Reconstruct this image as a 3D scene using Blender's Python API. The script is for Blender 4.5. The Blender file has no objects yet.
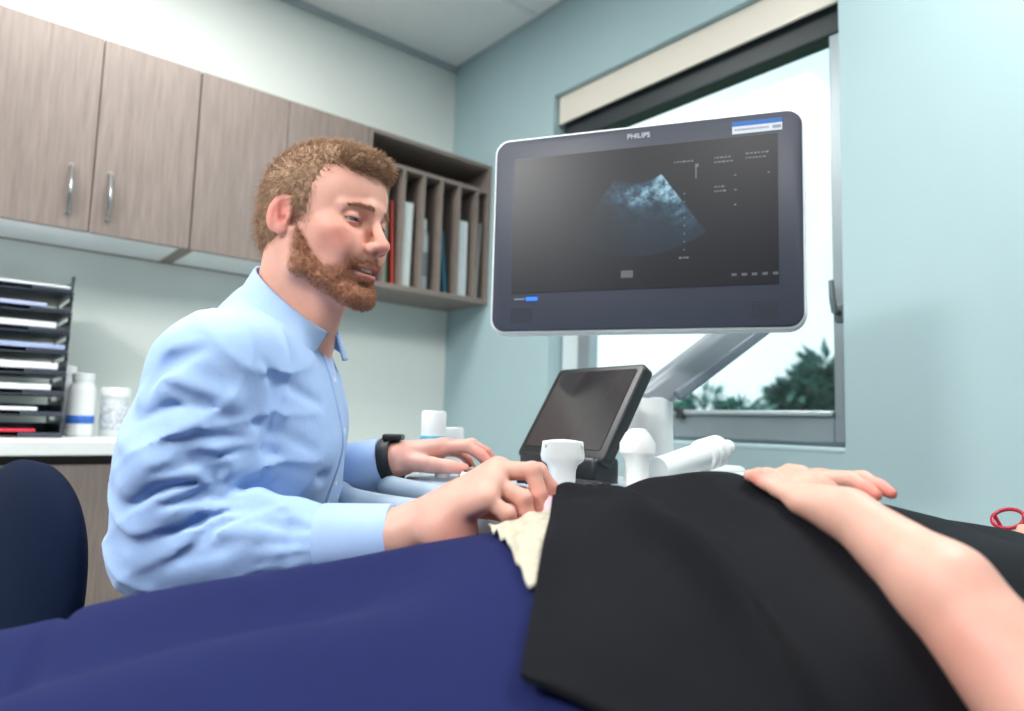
import bpy, bmesh, math, random
import numpy as np
from mathutils import Matrix, Vector, Euler

scene = bpy.context.scene
C = scene.collection
PI = math.pi

# ------------------------------------------------------------------ camera, sky, lights, exposure
YAW, PITCH, ROLL, FPX = 0.8738, 0.0971, 0.0288, 695.13
cy, sy = math.cos(YAW), math.sin(YAW)
fwd = Vector((cy*math.cos(PITCH), sy*math.cos(PITCH), math.sin(PITCH)))
r0 = Vector((sy, -cy, 0)); u0 = r0.cross(fwd)
rgt = math.cos(ROLL)*r0 + math.sin(ROLL)*u0
upv = -math.sin(ROLL)*r0 + math.cos(ROLL)*u0
cam_d = bpy.data.cameras.new('camera')
cam = bpy.data.objects.new('camera', cam_d); C.objects.link(cam)
m = Matrix((rgt, upv, -fwd)).transposed().to_4x4(); m.translation = (0, 0, 1.0)
cam.matrix_world = m
cam_d.sensor_width = 36.0; cam_d.lens = FPX/1024*36.0
cam_d.clip_start = 0.02; cam_d.clip_end = 400
cam_d.dof.use_dof = True; cam_d.dof.focus_distance = 0.93; cam_d.dof.aperture_fstop = 3.2
scene.camera = cam

vs = scene.view_settings
scene.display_settings.display_device = 'sRGB'
vs.view_transform = 'Standard'; vs.look = 'None'; vs.gamma = 1.0; vs.use_curve_mapping = False
vs.exposure = 0.82

world = bpy.data.worlds.new('sky'); scene.world = world; world.use_nodes = True
wn = world.node_tree; wn.nodes.clear()
w_out = wn.nodes.new('ShaderNodeOutputWorld'); w_bg = wn.nodes.new('ShaderNodeBackground')
w_tc = wn.nodes.new('ShaderNodeTexCoord'); w_no = wn.nodes.new('ShaderNodeTexNoise'); w_cr = wn.nodes.new('ShaderNodeValToRGB')
w_no.inputs['Scale'].default_value = 1.6; w_no.inputs['Detail'].default_value = 5; w_no.inputs['Roughness'].default_value = 0.5
w_cr.color_ramp.elements[0].position = 0.25; w_cr.color_ramp.elements[0].color = (0.36, 0.50, 0.55, 1)
w_cr.color_ramp.elements[1].position = 0.70; w_cr.color_ramp.elements[1].color = (0.90, 0.96, 0.96, 1)
wn.links.new(w_tc.outputs['Generated'], w_no.inputs['Vector'])
wn.links.new(w_no.outputs['Fac'], w_cr.inputs['Fac'])
wn.links.new(w_cr.outputs['Color'], w_bg.inputs['Color'])
w_bg.inputs['Strength'].default_value = 1.15
wn.links.new(w_bg.outputs['Background'], w_out.inputs['Surface'])

# unseen ceiling troffers, the last added for a glow on the screen (fixtures built with the ceiling): (x, y, sx, sy, watts)
TROFFERS = [(1.34, -0.020, 0.8, 0.5, 13), (0.25, 1.774, 1.1, 0.5, 12.5), (-0.95, -0.618, 1.1, 0.5, 16), (-1.97, 0.578, 0.7, 0.5, 60)]
for (x, y, sx, sy_, wt) in TROFFERS:
    ld = bpy.data.lights.new('troffer_light', 'AREA'); ld.shape = 'RECTANGLE'; ld.size = sx; ld.size_y = sy_
    ld.energy = wt; ld.color = (1.0, 0.985, 0.96)
    lo = bpy.data.objects.new('troffer_light', ld); C.objects.link(lo); lo.location = (x, y, 2.672)

# ------------------------------------------------------------------ frames
def frame2(ox, oy, ax, ay, parent=None):
    n = math.hypot(ax, ay); ax /= n; ay /= n
    f = Matrix(((ax, -ay, 0, ox), (ay, ax, 0, oy), (0, 0, 1, 0), (0, 0, 0, 1)))
    return (parent @ f) if parent is not None else f
ROOM = Matrix.Identity(4)
VIEW = Matrix.Rotation(YAW - PI/2, 4, 'Z')                 # x to the right of the photographer, y away, z up
BED = frame2(0.20, 0.68, math.cos(math.radians(20)), math.sin(math.radians(20)), VIEW)   # x feet -> head
CART = frame2(0.085, 1.19, -0.81, -0.585, VIEW)            # x towards the operator, y towards the bed
MON = frame2(0.2275, 1.265, 0.9436, -0.331, VIEW)          # x along the monitor, y behind it

# ------------------------------------------------------------------ materials
def lin(c):
    return tuple(((v/255)/12.92 if v/255 <= .04045 else ((v/255+.055)/1.055)**2.4) for v in c) + (1,)
MATS = {}
def mat(name, col, rough=.5, metal=0, var=0, vscale=8, bump=0, bscale=40, stretch=None, spec=.5, attr=None, sss=0, bdist=.002, coat=0, emit=None, est=0, detail=4, sheen=0):
    if name in MATS: return MATS[name]
    M = bpy.data.materials.new(name); M.use_nodes = True
    nt = M.node_tree; b = nt.nodes['Principled BSDF']
    c = lin(col)
    b.inputs['Base Color'].default_value = c
    b.inputs['Roughness'].default_value = rough; b.inputs['Metallic'].default_value = metal
    b.inputs['Specular IOR Level'].default_value = spec
    if coat: b.inputs['Coat Weight'].default_value = coat; b.inputs['Coat Roughness'].default_value = .1
    if sheen: b.inputs['Sheen Weight'].default_value = sheen; b.inputs['Sheen Roughness'].default_value = .5
    if sss:
        b.inputs['Subsurface Weight'].default_value = sss
        b.inputs['Subsurface Radius'].default_value = (.009, .0035, .0018); b.inputs['Subsurface Scale'].default_value = 1.0
    tc = nt.nodes.new('ShaderNodeTexCoord'); vec = tc.outputs['Object']
    if stretch:
        mp = nt.nodes.new('ShaderNodeMapping'); mp.inputs['Scale'].default_value = stretch
        nt.links.new(vec, mp.inputs['Vector']); vec = mp.outputs['Vector']
    src = None
    if attr:
        a = nt.nodes.new('ShaderNodeAttribute'); a.attribute_name = attr; src = a.outputs['Color']
        nt.links.new(src, b.inputs['Base Color'])
    if var:
        no = nt.nodes.new('ShaderNodeTexNoise'); no.inputs['Scale'].default_value = vscale; no.inputs['Detail'].default_value = detail
        nt.links.new(vec, no.inputs['Vector'])
        mr = nt.nodes.new('ShaderNodeMapRange'); mr.inputs['From Min'].default_value = .3; mr.inputs['From Max'].default_value = .7
        mr.inputs['To Min'].default_value = 1-var; mr.inputs['To Max'].default_value = 1+var
        nt.links.new(no.outputs['Fac'], mr.inputs['Value'])
        mx = nt.nodes.new('ShaderNodeMix'); mx.data_type = 'RGBA'; mx.blend_type = 'MULTIPLY'; mx.inputs[0].default_value = 1
        if src: nt.links.new(src, mx.inputs[6])
        else: mx.inputs[6].default_value = c
        nt.links.new(mr.outputs['Result'], mx.inputs[7]); nt.links.new(mx.outputs[2], b.inputs['Base Color'])
    if bump:
        n2 = nt.nodes.new('ShaderNodeTexNoise'); n2.inputs['Scale'].default_value = bscale; n2.inputs['Detail'].default_value = 4
        nt.links.new(vec, n2.inputs['Vector'])
        bp = nt.nodes.new('ShaderNodeBump'); bp.inputs['Strength'].default_value = bump; bp.inputs['Distance'].default_value = bdist
        nt.links.new(n2.outputs['Fac'], bp.inputs['Height']); nt.links.new(bp.outputs['Normal'], b.inputs['Normal'])
    if emit:
        b.inputs['Emission Color'].default_value = lin(emit); b.inputs['Emission Strength'].default_value = est
    MATS[name] = M
    return M

# ------------------------------------------------------------------ objects
ROOTF = {}
def tag(o, label, cat, group=None, kind=None):
    if label: o['label'] = label
    if cat: o['category'] = cat
    if group: o['group'] = group
    if kind: o['kind'] = kind
    return o
def thing(name, label, cat, base, frame=ROOM, group=None):
    o = bpy.data.objects.new(name, None); C.objects.link(o); o.empty_display_size = .05
    o.matrix_world = frame @ Matrix.Translation(base); ROOTF[o.name] = o.matrix_world.copy()
    return tag(o, label, cat, group)
def obj(name, vf, material, parent=None, frame=ROOM, base=None, smooth=False, label=None, cat=None, group=None, kind=None, col=None, angle=None):
    v, f = vf
    v = np.asarray(v, dtype=float).reshape(-1, 3)
    Fm = np.array(frame)
    wv = v @ Fm[:3, :3].T + Fm[:3, 3]
    if parent is not None: root = ROOTF[parent.name]
    else:
        if base is None: base = (0, 0, 0)
        root = frame @ Matrix.Translation(base)
    inv = np.array(root.inverted())
    lv = wv @ inv[:3, :3].T + inv[:3, 3]
    me = bpy.data.meshes.new(name)
    if isinstance(f, np.ndarray):
        nf, k = f.shape
        me.vertices.add(len(lv)); me.vertices.foreach_set('co', lv.astype(np.float32).ravel())
        me.loops.add(nf*k); me.loops.foreach_set('vertex_index', f.astype(np.int32).ravel())
        me.polygons.add(nf); me.polygons.foreach_set('loop_start', np.arange(0, nf*k, k, dtype=np.int32))
        me.polygons.foreach_set('loop_total', np.full(nf, k, dtype=np.int32)); me.update(calc_edges=True); me.validate()
    else:
        me.from_pydata([tuple(p) for p in lv], [], f)
    if col is not None:
        at = me.color_attributes.new('Col', 'FLOAT_COLOR', 'POINT')
        cc = np.ones((len(lv), 4), np.float32); cc[:, :3] = col; at.data.foreach_set('color', cc.ravel())
    if isinstance(material, (list, tuple)):
        for mm in material: me.materials.append(mm)
    else: me.materials.append(material)
    if smooth:
        me.polygons.foreach_set('use_smooth', [True]*len(me.polygons))
        if angle: me.set_sharp_from_angle(angle=math.radians(angle))
    o = bpy.data.objects.new(name, me); C.objects.link(o)
    if parent is not None: o.parent = parent; ROOTF[o.name] = root
    else: o.matrix_world = root; ROOTF[o.name] = root.copy()
    return tag(o, label, cat, group, kind)

class MB:
    """collects shapes; .vf gives (verts, faces)"""
    def __init__(s): s.v = []; s.f = []
    @property
    def vf(s): return s.v, s.f
    def add(s, v, f, M=None):
        o = len(s.v)
        for p in v:
            p = Vector(p)
            s.v.append(tuple(M @ p) if M is not None else tuple(p))
        s.f += [tuple(i+o for i in q) for q in f]; return s
    def bm(s, bm, M=None):
        bm.verts.ensure_lookup_table(); bm.verts.index_update()
        s.add([p.co.copy() for p in bm.verts], [[q.index for q in fc.verts] for fc in bm.faces], M); bm.free(); return s
    def box(s, lo, hi, bev=0, seg=2, M=None):
        lo = Vector(lo); hi = Vector(hi); c = (lo+hi)/2; d = hi-lo
        b = bmesh.new(); bmesh.ops.create_cube(b, size=1)
        bmesh.ops.scale(b, vec=d, verts=b.verts); bmesh.ops.translate(b, vec=c, verts=b.verts)
        if bev: bmesh.ops.bevel(b, geom=list(b.edges), offset=bev, segments=seg, affect='EDGES', profile=.5)
        return s.bm(b, M)
    def tube(s, pts, r, n=12, caps=True, M=None, flat=None):
        pts = [Vector(p) for p in pts]; k = len(pts)
        rr = r if isinstance(r, (list, tuple)) else [r]*k
        v = []; f = []; prev = None
        for i, p in enumerate(pts):
            t = (pts[min(i+1, k-1)]-pts[max(i-1, 0)]).normalized()
            if prev is None:
                a = Vector((0, 0, 1)) if abs(t.z) < .9 else Vector((1, 0, 0)); a = (a-t*a.dot(t)).normalized()
            else: a = (prev-t*prev.dot(t)).normalized()
            prev = a; b = t.cross(a)
            for j in range(n):
                q = 2*PI*j/n
                v.append(p+rr[i]*(math.cos(q)*a*(flat if flat else 1)+math.sin(q)*b))
        for i in range(k-1):
            for j in range(n):
                f.append((i*n+j, i*n+(j+1) % n, (i+1)*n+(j+1) % n, (i+1)*n+j))
        if caps: f.append(tuple(range(n))[::-1]); f.append(tuple((k-1)*n+j for j in range(n)))
        return s.add(v, f, M)
    def lathe(s, prof, n=24, M=None):
        """prof: (radius, z) pairs about z; closed with caps"""
        v = []; f = []; k = len(prof)
        for (r, z) in prof:
            for j in range(n): v.append((r*math.cos(2*PI*j/n), r*math.sin(2*PI*j/n), z))
        for i in range(k-1):
            for j in range(n): f.append((i*n+j, i*n+(j+1) % n, (i+1)*n+(j+1) % n, (i+1)*n+j))
        f.append(tuple(range(n))[::-1]); f.append(tuple((k-1)*n+j for j in range(n)))
        return s.add(v, f, M)
    def prism(s, poly, z0, z1, M=None):
        n = len(poly)
        v = [(x, y, z0) for x, y in poly]+[(x, y, z1) for x, y in poly]
        f = [tuple(range(n))[::-1], tuple(range(n, 2*n))]+[(i, (i+1) % n, n+(i+1) % n, n+i) for i in range(n)]
        return s.add(v, f, M)
def T(x, y, z): return Matrix.Translation((x, y, z))
def rrect(w, h, r, n=6):
    p = []
    for cx_, cy_, a0 in ((w/2-r, h/2-r, 0), (-w/2+r, h/2-r, PI/2), (-w/2+r, -h/2+r, PI), (w/2-r, -h/2+r, 3*PI/2)):
        for i in range(n+1):
            a = a0+PI/2*i/n; p.append((cx_+r*math.cos(a), cy_+r*math.sin(a)))
    return p
def grid_vf(fn, nu, nv, thick=None):
    """surface fn(i/nu, j/nv) -> point; with thick, a closed slab along -z"""
    v = [fn(i/nu, j/nv) for i in range(nu+1) for j in range(nv+1)]
    f = []
    W = nv+1
    for i in range(nu):
        for j in range(nv): f.append((i*W+j, (i+1)*W+j, (i+1)*W+j+1, i*W+j+1))
    if thick:
        o = len(v); v += [(p[0], p[1], p[2]-thick) for p in v]
        f += [tuple(a+o for a in q[::-1]) for q in f[:nu*nv]]
        rim = [i*W for i in range(nu+1)]+[nu*W+j for j in range(1, W)]+[i*W+nv for i in range(nu-1, -1, -1)]+[j for j in range(nv-1, 0, -1)]
        for a, b in zip(rim, rim[1:]+rim[:1]): f.append((b, a, a+o, b+o))
    return v, f
def text_vf(txt, size, depth=.0004):
    cu = bpy.data.curves.new('lettering', 'FONT'); cu.body = txt; cu.size = size; cu.align_x = 'CENTER'; cu.align_y = 'CENTER'; cu.extrude = depth
    o = bpy.data.objects.new('lettering', cu); C.objects.link(o)
    me = o.to_mesh(); v = [tuple(p.co) for p in me.vertices]; f = [tuple(p.vertices) for p in me.polygons]
    o.to_mesh_clear(); bpy.data.objects.remove(o); bpy.data.curves.remove(cu)
    return v, f

# ------------------------------------------------------------------ implicit surfaces (for bodies and cloth)
def rotm(rx=0, ry=0, rz=0): return np.array(Euler((math.radians(rx), math.radians(ry), math.radians(rz))).to_matrix())
def cone(a, b, ra, rb, sq=None):
    a = np.array(a, float); b = np.array(b, float); ab = b-a; L = max(ab @ ab, 1e-9); R = max(ra, rb)*(1.0 if sq is None else 1.0)
    def fn(x, y, z):
        px, py, pz = x-a[0], y-a[1], z-a[2]
        t = np.clip((px*ab[0]+py*ab[1]+pz*ab[2])/L, 0, 1)
        qx, qy, qz = px-t*ab[0], py-t*ab[1], pz-t*ab[2]
        if sq is not None:
            d = np.array(sq[0], float); d = d/np.linalg.norm(d); k = sq[1]-1
            e = (qx*d[0]+qy*d[1]+qz*d[2])*k; qx, qy, qz = qx+e*d[0], qy+e*d[1], qz+e*d[2]
        return np.sqrt(qx*qx+qy*qy+qz*qz)-(ra+(rb-ra)*t)
    return fn, np.minimum(a, b)-R, np.maximum(a, b)+R
def ell(c, r, R=None):
    c = np.array(c, float); r = np.array(r, float)
    def fn(x, y, z):
        px, py, pz = x-c[0], y-c[1], z-c[2]
        if R is not None:
            px, py, pz = (R[0, 0]*px+R[1, 0]*py+R[2, 0]*pz, R[0, 1]*px+R[1, 1]*py+R[2, 1]*pz, R[0, 2]*px+R[1, 2]*py+R[2, 2]*pz)
        k0 = np.sqrt((px/r[0])**2+(py/r[1])**2+(pz/r[2])**2)
        k1 = np.sqrt((px/r[0]**2)**2+(py/r[1]**2)**2+(pz/r[2]**2)**2)
        return k0*(k0-1)/np.maximum(k1, 1e-6)
    b = r if R is None else np.full(3, r.max())
    return fn, c-b, c+b
class Field:
    def __init__(s, lo, hi, h):
        s.lo = np.array(lo, float); s.h = h
        s.n = np.ceil((np.array(hi)-s.lo)/h).astype(int)+1; s.a = np.full(s.n, .3, np.float32)
    def blk(s, lo, hi, m):
        i0 = np.clip(np.floor((lo-m-s.lo)/s.h).astype(int), 0, s.n); i1 = np.clip(np.ceil((hi+m-s.lo)/s.h).astype(int)+1, 0, s.n)
        sl = tuple(slice(a, b) for a, b in zip(i0, i1))
        g = [(np.arange(a, b)*s.h+o).astype(np.float32) for a, b, o in zip(i0, i1, s.lo)]
        return sl, g[0][:, None, None], g[1][None, :, None], g[2][None, None, :]
    def add(s, prim, k=.01):
        fn, lo, hi = prim; sl, x, y, z = s.blk(lo, hi, k+.02)
        A = s.a[sl]
        if A.size == 0: return s
        d = fn(x, y, z); hh = np.maximum(k-np.abs(A-d), 0)/k
        s.a[sl] = np.minimum(A, d)-hh*hh*k*.25; return s
    def sub(s, prim, k=.01):
        fn, lo, hi = prim; sl, x, y, z = s.blk(lo, hi, k+.02)
        A = s.a[sl]
        if A.size == 0: return s
        d = -fn(x, y, z); hh = np.maximum(k-np.abs(A-d), 0)/k
        s.a[sl] = np.maximum(A, d)+hh*hh*k*.25; return s
    def coords(s):
        return [(np.arange(n)*s.h+o).astype(np.float32) for n, o in zip(s.n, s.lo)]
    def xyz(s):
        g = s.coords(); return g[0][:, None, None], g[1][None, :, None], g[2][None, None, :]
    def cut(s, d):                                   # keep where d < 0
        s.a = np.maximum(s.a, d).astype(np.float32); return s
    def val(s, p):
        i = np.clip(np.round((np.asarray(p)-s.lo)/s.h).astype(int), 0, s.n-1); return s.a[i[..., 0], i[..., 1], i[..., 2]]
    def snap(s, p, d, reach=.2):
        p = np.array(p, float); d = np.array(d, float); d /= np.linalg.norm(d)
        t = np.linspace(-reach, reach, 401); q = p+t[:, None]*d; v = s.val(q); w = np.where(v < 0)[0]
        return q[w[0]] if len(w) else p
    def mesh(s):
        a = s.a; neg = a < 0
        n0, n1, n2 = a.shape
        cnt = np.zeros((n0-1, n1-1, n2-1), np.int8)
        for i in (0, 1):
            for j in (0, 1):
                for k in (0, 1): cnt += neg[i:n0-1+i, j:n1-1+j, k:n2-1+k]
        act = np.argwhere((cnt > 0) & (cnt < 8))
        idx = np.full(cnt.shape, -1, np.int32); idx[act[:, 0], act[:, 1], act[:, 2]] = np.arange(len(act))
        cr = np.array([(i, j, k) for i in (0, 1) for j in (0, 1) for k in (0, 1)])
        V = np.stack([a[act[:, 0]+c[0], act[:, 1]+c[1], act[:, 2]+c[2]] for c in cr], 1)
        acc = np.zeros((len(act), 3)); num = np.zeros(len(act))
        for e0 in range(8):
            for e1 in range(e0+1, 8):
                if np.abs(cr[e0]-cr[e1]).sum() != 1: continue
                va, vb = V[:, e0], V[:, e1]; x = (va < 0) != (vb < 0)
                t = np.where(x, va/np.where(va == vb, 1, va-vb), 0)
                acc += np.where(x[:, None], cr[e0]+t[:, None]*(cr[e1]-cr[e0]), 0); num += x
        P = s.lo+(act+acc/num[:, None])*s.h
        F = []
        for ax in range(3):
            b, c = (ax+1) % 3, (ax+2) % 3
            sl0 = [slice(None)]*3; sl1 = [slice(None)]*3
            for d in (b, c): sl0[d] = sl1[d] = slice(1, -1)
            sl0[ax] = slice(0, -1); sl1[ax] = slice(1, None)
            A, B = neg[tuple(sl0)], neg[tuple(sl1)]
            e = np.argwhere(A != B)
            if not len(e): continue
            flip = A[e[:, 0], e[:, 1], e[:, 2]]
            e[:, b] += 1; e[:, c] += 1
            q = []
            for db, dc in ((-1, -1), (0, -1), (0, 0), (-1, 0)):
                k = e.copy(); k[:, b] += db; k[:, c] += dc; q.append(idx[k[:, 0], k[:, 1], k[:, 2]])
            q = np.stack(q, 1); q[~flip] = q[~flip][:, ::-1]; F.append(q)
        return P, np.concatenate(F).astype(np.int32)
def relax(P, F, it=2, lam=.5):
    """light smoothing over quad edges"""
    P = P.copy()
    e = np.concatenate([F[:, [i, (i+1) % F.shape[1]]] for i in range(F.shape[1])]); e = np.concatenate([e, e[:, ::-1]])
    for _ in range(it):
        acc = np.zeros_like(P); n = np.zeros(len(P))
        np.add.at(acc, e[:, 0], P[e[:, 1]]); np.add.at(n, e[:, 0], 1)
        P += lam*(acc/np.maximum(n, 1)[:, None]-P)
    return P
def vnormals(P, F):
    n = np.cross(P[F[:, 2]]-P[F[:, 0]], P[F[:, 3]]-P[F[:, 1]]); N = np.zeros_like(P)
    for k in range(4): np.add.at(N, F[:, k], n)
    return N/np.maximum(np.linalg.norm(N, axis=1), 1e-12)[:, None]
def strands(P, N, count, length, rad, comb, seed=0, jit=.35, comb_w=1.0):
    """short tapered hairs rooted on points P with normals N"""
    rg = np.random.default_rng(seed); i = rg.integers(0, len(P), count)
    p = P[i]+rg.normal(0, .0006, (count, 3)); n = N[i]
    d = n*.75+comb_w*comb(p)+rg.normal(0, jit, (count, 3)); d /= np.linalg.norm(d, axis=1)[:, None]
    L = length*rg.uniform(.6, 1.25, count)[:, None]
    a = np.cross(d, rg.normal(0, 1, (count, 3))); a /= np.linalg.norm(a, axis=1)[:, None]; b = np.cross(d, a)
    base = [p-n*.001+rad*(math.cos(t)*a+math.sin(t)*b) for t in (0, 2.094, 4.189)]
    mid = p+d*L*.55+n*.0006; tip = p+d*L+n*.0002
    mids = [mid+rad*.7*(math.cos(t)*a+math.sin(t)*b) for t in (0, 2.094, 4.189)]
    V = np.stack(base+mids+[tip], 1).reshape(-1, 3)
    q = np.arange(count)[:, None]*7
    F = np.concatenate([q+np.array(t) for t in ((0, 1, 4), (0, 4, 3), (1, 2, 5), (1, 5, 4), (2, 0, 3), (2, 3, 5), (3, 4, 6), (4, 5, 6), (5, 3, 6))]).astype(np.int32)
    return V, F
# ------------------------------------------------------------------ the room
WX, WY, CEIL = 1.8317, 2.6715, 2.7
X0, Y0 = -2.4, -1.9
m_white = mat('white_paint', (226, 232, 228), .75, var=.015, vscale=3)
m_blue = mat('pale_blue_paint', (168, 194, 199), .7, var=.02, vscale=3, bump=.06, bscale=250)
m_ceil = mat('ceiling_tile', (236, 239, 240), .85, var=.03, vscale=60, bump=.2, bscale=300)
m_tbar = mat('white_enamel', (225, 228, 230), .4, var=.01)
m_floor = mat('grey_vinyl', (168, 170, 170), .45, var=.12, vscale=30)
m_wood = mat('grey_oak_laminate', (126, 114, 108), .45, var=.16, vscale=9, stretch=(14, 14, .9), bump=.08, bscale=12, detail=6)
m_wood2 = mat('grey_oak_edge', (128, 117, 110), .5, var=.08, vscale=20)
m_dark = mat('dark_brown_shelf_shade', (58, 50, 47), .7, var=.1, vscale=12, stretch=(8, 8, 1))
m_melamine = mat('white_melamine', (222, 227, 230), .4, var=.01)
m_nickel = mat('brushed_nickel', (190, 192, 192), .28, 1, bump=.1, bscale=200)
m_charcoal = mat('charcoal_latch_head_shade', (48, 56, 60), .45, var=.03)
m_alu = mat('silver_aluminium', (150, 162, 168), .4, .5, var=.04)
m_cream = mat('cream_blind_fabric', (226, 220, 208), .8, var=.02, vscale=200, bump=.1, bscale=500)

def struct(name, vf, material, **k):
    return obj(name, vf, material, kind='structure', **k)
struct('floor', MB().box((X0-.15, Y0-.15, -.1), (WX+.2, WY+.15, 0)).vf, m_floor)
struct('wall_back', MB().box((X0-.15, WY, 0), (WX+.2, WY+.15, CEIL)).vf, m_white)
m_slate = mat('unseen_slate_paint', (72, 88, 96), .7, var=.02, vscale=3)  # unseen walls, darkened to cut bounce and screen reflections
struct('wall_left', MB().box((X0-.15, Y0, 0), (X0, WY, CEIL)).vf, m_slate)
struct('wall_front', MB().box((X0-.15, Y0-.15, 0), (WX+.2, Y0, CEIL)).vf, m_slate)
wy0, wy1, wz0, wz1 = 0.8305, 1.9691, 0.9586, 2.3178
w = MB()
w.box((WX, Y0, 0), (WX+.2, wy0, CEIL)); w.box((WX, wy1, 0), (WX+.2, WY, CEIL))
w.box((WX, wy0, 0), (WX+.2, wy1, wz0)); w.box((WX, wy0, wz1), (WX+.2, wy1, CEIL))
struct('wall_right', w.vf, m_blue)
struct('baseboard_back', MB().box((X0, WY-.012, 0), (WX-.012, WY, .1), .003).vf, m_tbar)
struct('baseboard_right', MB().box((WX-.012, Y0, 0), (WX, WY-.012, .1), .003).vf, m_tbar)
# ceiling: slab, T-bars and tiles; troffers fill four of the bays
ceiling = struct('ceiling', MB().box((X0-.15, Y0-.15, CEIL+.03), (WX+.2, WY+.15, CEIL+.1)).vf, m_ceil)
ysteps = [WY-.598*i for i in range(0, 9)]; ysteps[-1] = Y0
xsteps = [WX, WX-.98, WX-.98-1.2, WX-.98-2.4, X0]
tbar = MB()
for y in ysteps[1:-1]: tbar.box((X0, y-.012, CEIL-.004), (WX, y+.012, CEIL+.004))
for x in xsteps[1:-1]: tbar.box((x-.012, Y0, CEIL-.003), (x+.012, WY, CEIL+.005))
obj('tee_bar_grid', tbar.vf, m_tbar, ceiling)
for i in range(len(ysteps)-1):
    for j in range(len(xsteps)-1):
        ya_, yb_ = ysteps[i+1], ysteps[i]; xa_, xb_ = xsteps[j+1], xsteps[j]
        if any(xa_ < tx < xb_ and ya_ < ty < yb_ for tx, ty, *_ in TROFFERS): continue
        obj('ceiling_tile', MB().box((xa_+.008, ya_+.008, CEIL+.001), (xb_-.008, yb_-.008, CEIL+.016)).vf, m_ceil, ceiling)
struct('trim_1', MB().box((X0, WY-.022, CEIL-.024), (WX, WY, CEIL+.001), .003).vf, mat('grey_wall_angle', (176, 186, 190), .5, var=.01))
struct('trim_2', MB().box((WX-.016, Y0, CEIL-.010), (WX, WY-.022, CEIL+.001), .003).vf, mat('blue_grey_wall_angle', (176, 190, 195), .5, var=.01))
m_diff = mat('lamp_diffuser', (250, 250, 250), .6, emit=(255, 252, 246), est=5)
where = ['near the blue wall beside the photographer', 'above the seated man', 'behind the photographer', 'added by the far side wall for a glow on the screen']
for (x, y, sx, sy_, wt), wh in zip(TROFFERS, where):
    t = thing('ceiling_light', 'white recessed fluorescent ceiling panel '+wh, 'ceiling light', (x, y, CEIL-.02), group='recessed ceiling panels')
    fr = MB()
    hx_ = sx/2
    for a in ((-hx_-.03, -.285, hx_+.03, -.255), (-hx_-.03, .255, hx_+.03, .285), (-hx_-.03, -.255, -hx_, .255), (hx_, -.255, hx_+.03, .255)):
        fr.box((x+a[0], y+a[1], CEIL-.012), (x+a[2], y+a[3], CEIL+.03), .002)
    obj('frame', fr.vf, m_tbar, t)
    obj('diffuser', MB().box((x-hx_, y-.255, CEIL-.002), (x+hx_, y+.255, CEIL+.006)).vf, m_diff, t)

# ------------------------------------------------------------------ window
fx = WX+.075                                            # inner face of the frame
win = struct('window_1', MB().box((fx, wy0, wz0), (fx+.06, wy0+.035, wz1)).box((fx, wy1-.06, wz0), (fx+.06, wy1, wz1))
             .box((fx, wy0+.035, wz0), (fx+.06, wy1-.06, wz0+.035)).box((fx, wy0+.035, wz1-.02), (fx+.06, wy1-.06, wz1)).vf, m_alu)
hy0, hy1, hz0, hz1 = wy0+.02, wy1-.035, wz0+.03, wz1-.1
obj('window_head', MB().box((fx-.02, wy0+.006, wz1-.188), (fx+.05, wy1-.006, wz1-.005), .006).vf, m_charcoal, win)  # aluminium head coloured charcoal to carry the shade beneath the blind
sash = MB()
sash.box((fx-.018, wy0+.012, wz0+.012), (fx+.03, wy0+.055, wz1-.188), .004)
sash.box((fx-.018, wy1-.165, wz0+.012), (fx+.03, wy1-.10, wz1-.188), .004)
sash.box((fx-.018, wy0+.055, wz0+.012), (fx+.03, wy1-.165, wz0+.085), .004)
sh = obj('sash', sash.vf, m_alu, win)
obj('side_panel', MB().box((fx-.012, wy1-.10, wz0+.012), (fx+.025, wy1-.012, wz1-.188), .003).vf, mat('white_window_panel', (206, 218, 222), .5, var=.01), win)
obj('bottom_rail', MB().box((fx-.03, wy0+.055, wz0+.085), (fx+.01, wy1-.165, wz0+.1), .004).vf, mat('pale_aluminium', (180, 192, 198), .35, .4, var=.02), sh)
gl = bpy.data.materials.new('window_glass'); gl.use_nodes = True; MATS['window_glass'] = gl
nt = gl.node_tree; nt.nodes.clear()
o_ = nt.nodes.new('ShaderNodeOutputMaterial'); mx_ = nt.nodes.new('ShaderNodeMixShader'); tr_ = nt.nodes.new('ShaderNodeBsdfTransparent'); gs_ = nt.nodes.new('ShaderNodeBsdfGlossy')
tr_.inputs['Color'].default_value = (.93, .98, .98, 1); gs_.inputs['Roughness'].default_value = .02; mx_.inputs['Fac'].default_value = .012
nt.links.new(tr_.outputs[0], mx_.inputs[1]); nt.links.new(gs_.outputs[0], mx_.inputs[2]); nt.links.new(mx_.outputs[0], o_.inputs['Surface'])
obj('pane', MB().box((fx+.012, wy0+.05, wz0+.08), (fx+.018, wy1-.16, wz1-.17)).vf, gl, sh)
hd = MB(); hd.box((fx-.03, wy0+.018, 1.30), (fx-.018, wy0+.048, 1.345), .004)
hd.tube([(fx-.028, wy0+.033, 1.325), (fx-.055, wy0+.033, 1.325), (fx-.06, wy0+.036, 1.36), (fx-.058, wy0+.04, 1.41)], [.009, .009, .009, .007], 10)
obj('window_handle', hd.vf, mat('grey_handle', (96, 106, 112), .4, .3), sh, smooth=True, angle=40)
lt = MB(); lt.box((fx-.04, wy1-.60, wz0+.07), (fx-.012, wy1-.575, wz0+.1), .004).box((fx-.045, wy1-.595, wz0+.095), (fx-.02, wy1-.57, wz0+.108), .003)
obj('latch', lt.vf, m_charcoal, sh)
struct('trim_3', MB().box((WX-.0015, wy0, wz0-.014), (fx-.005, wy1, wz0+.002), .005).vf, mat('pale_blue_sill', (176, 203, 209), .55, var=.01))
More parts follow.
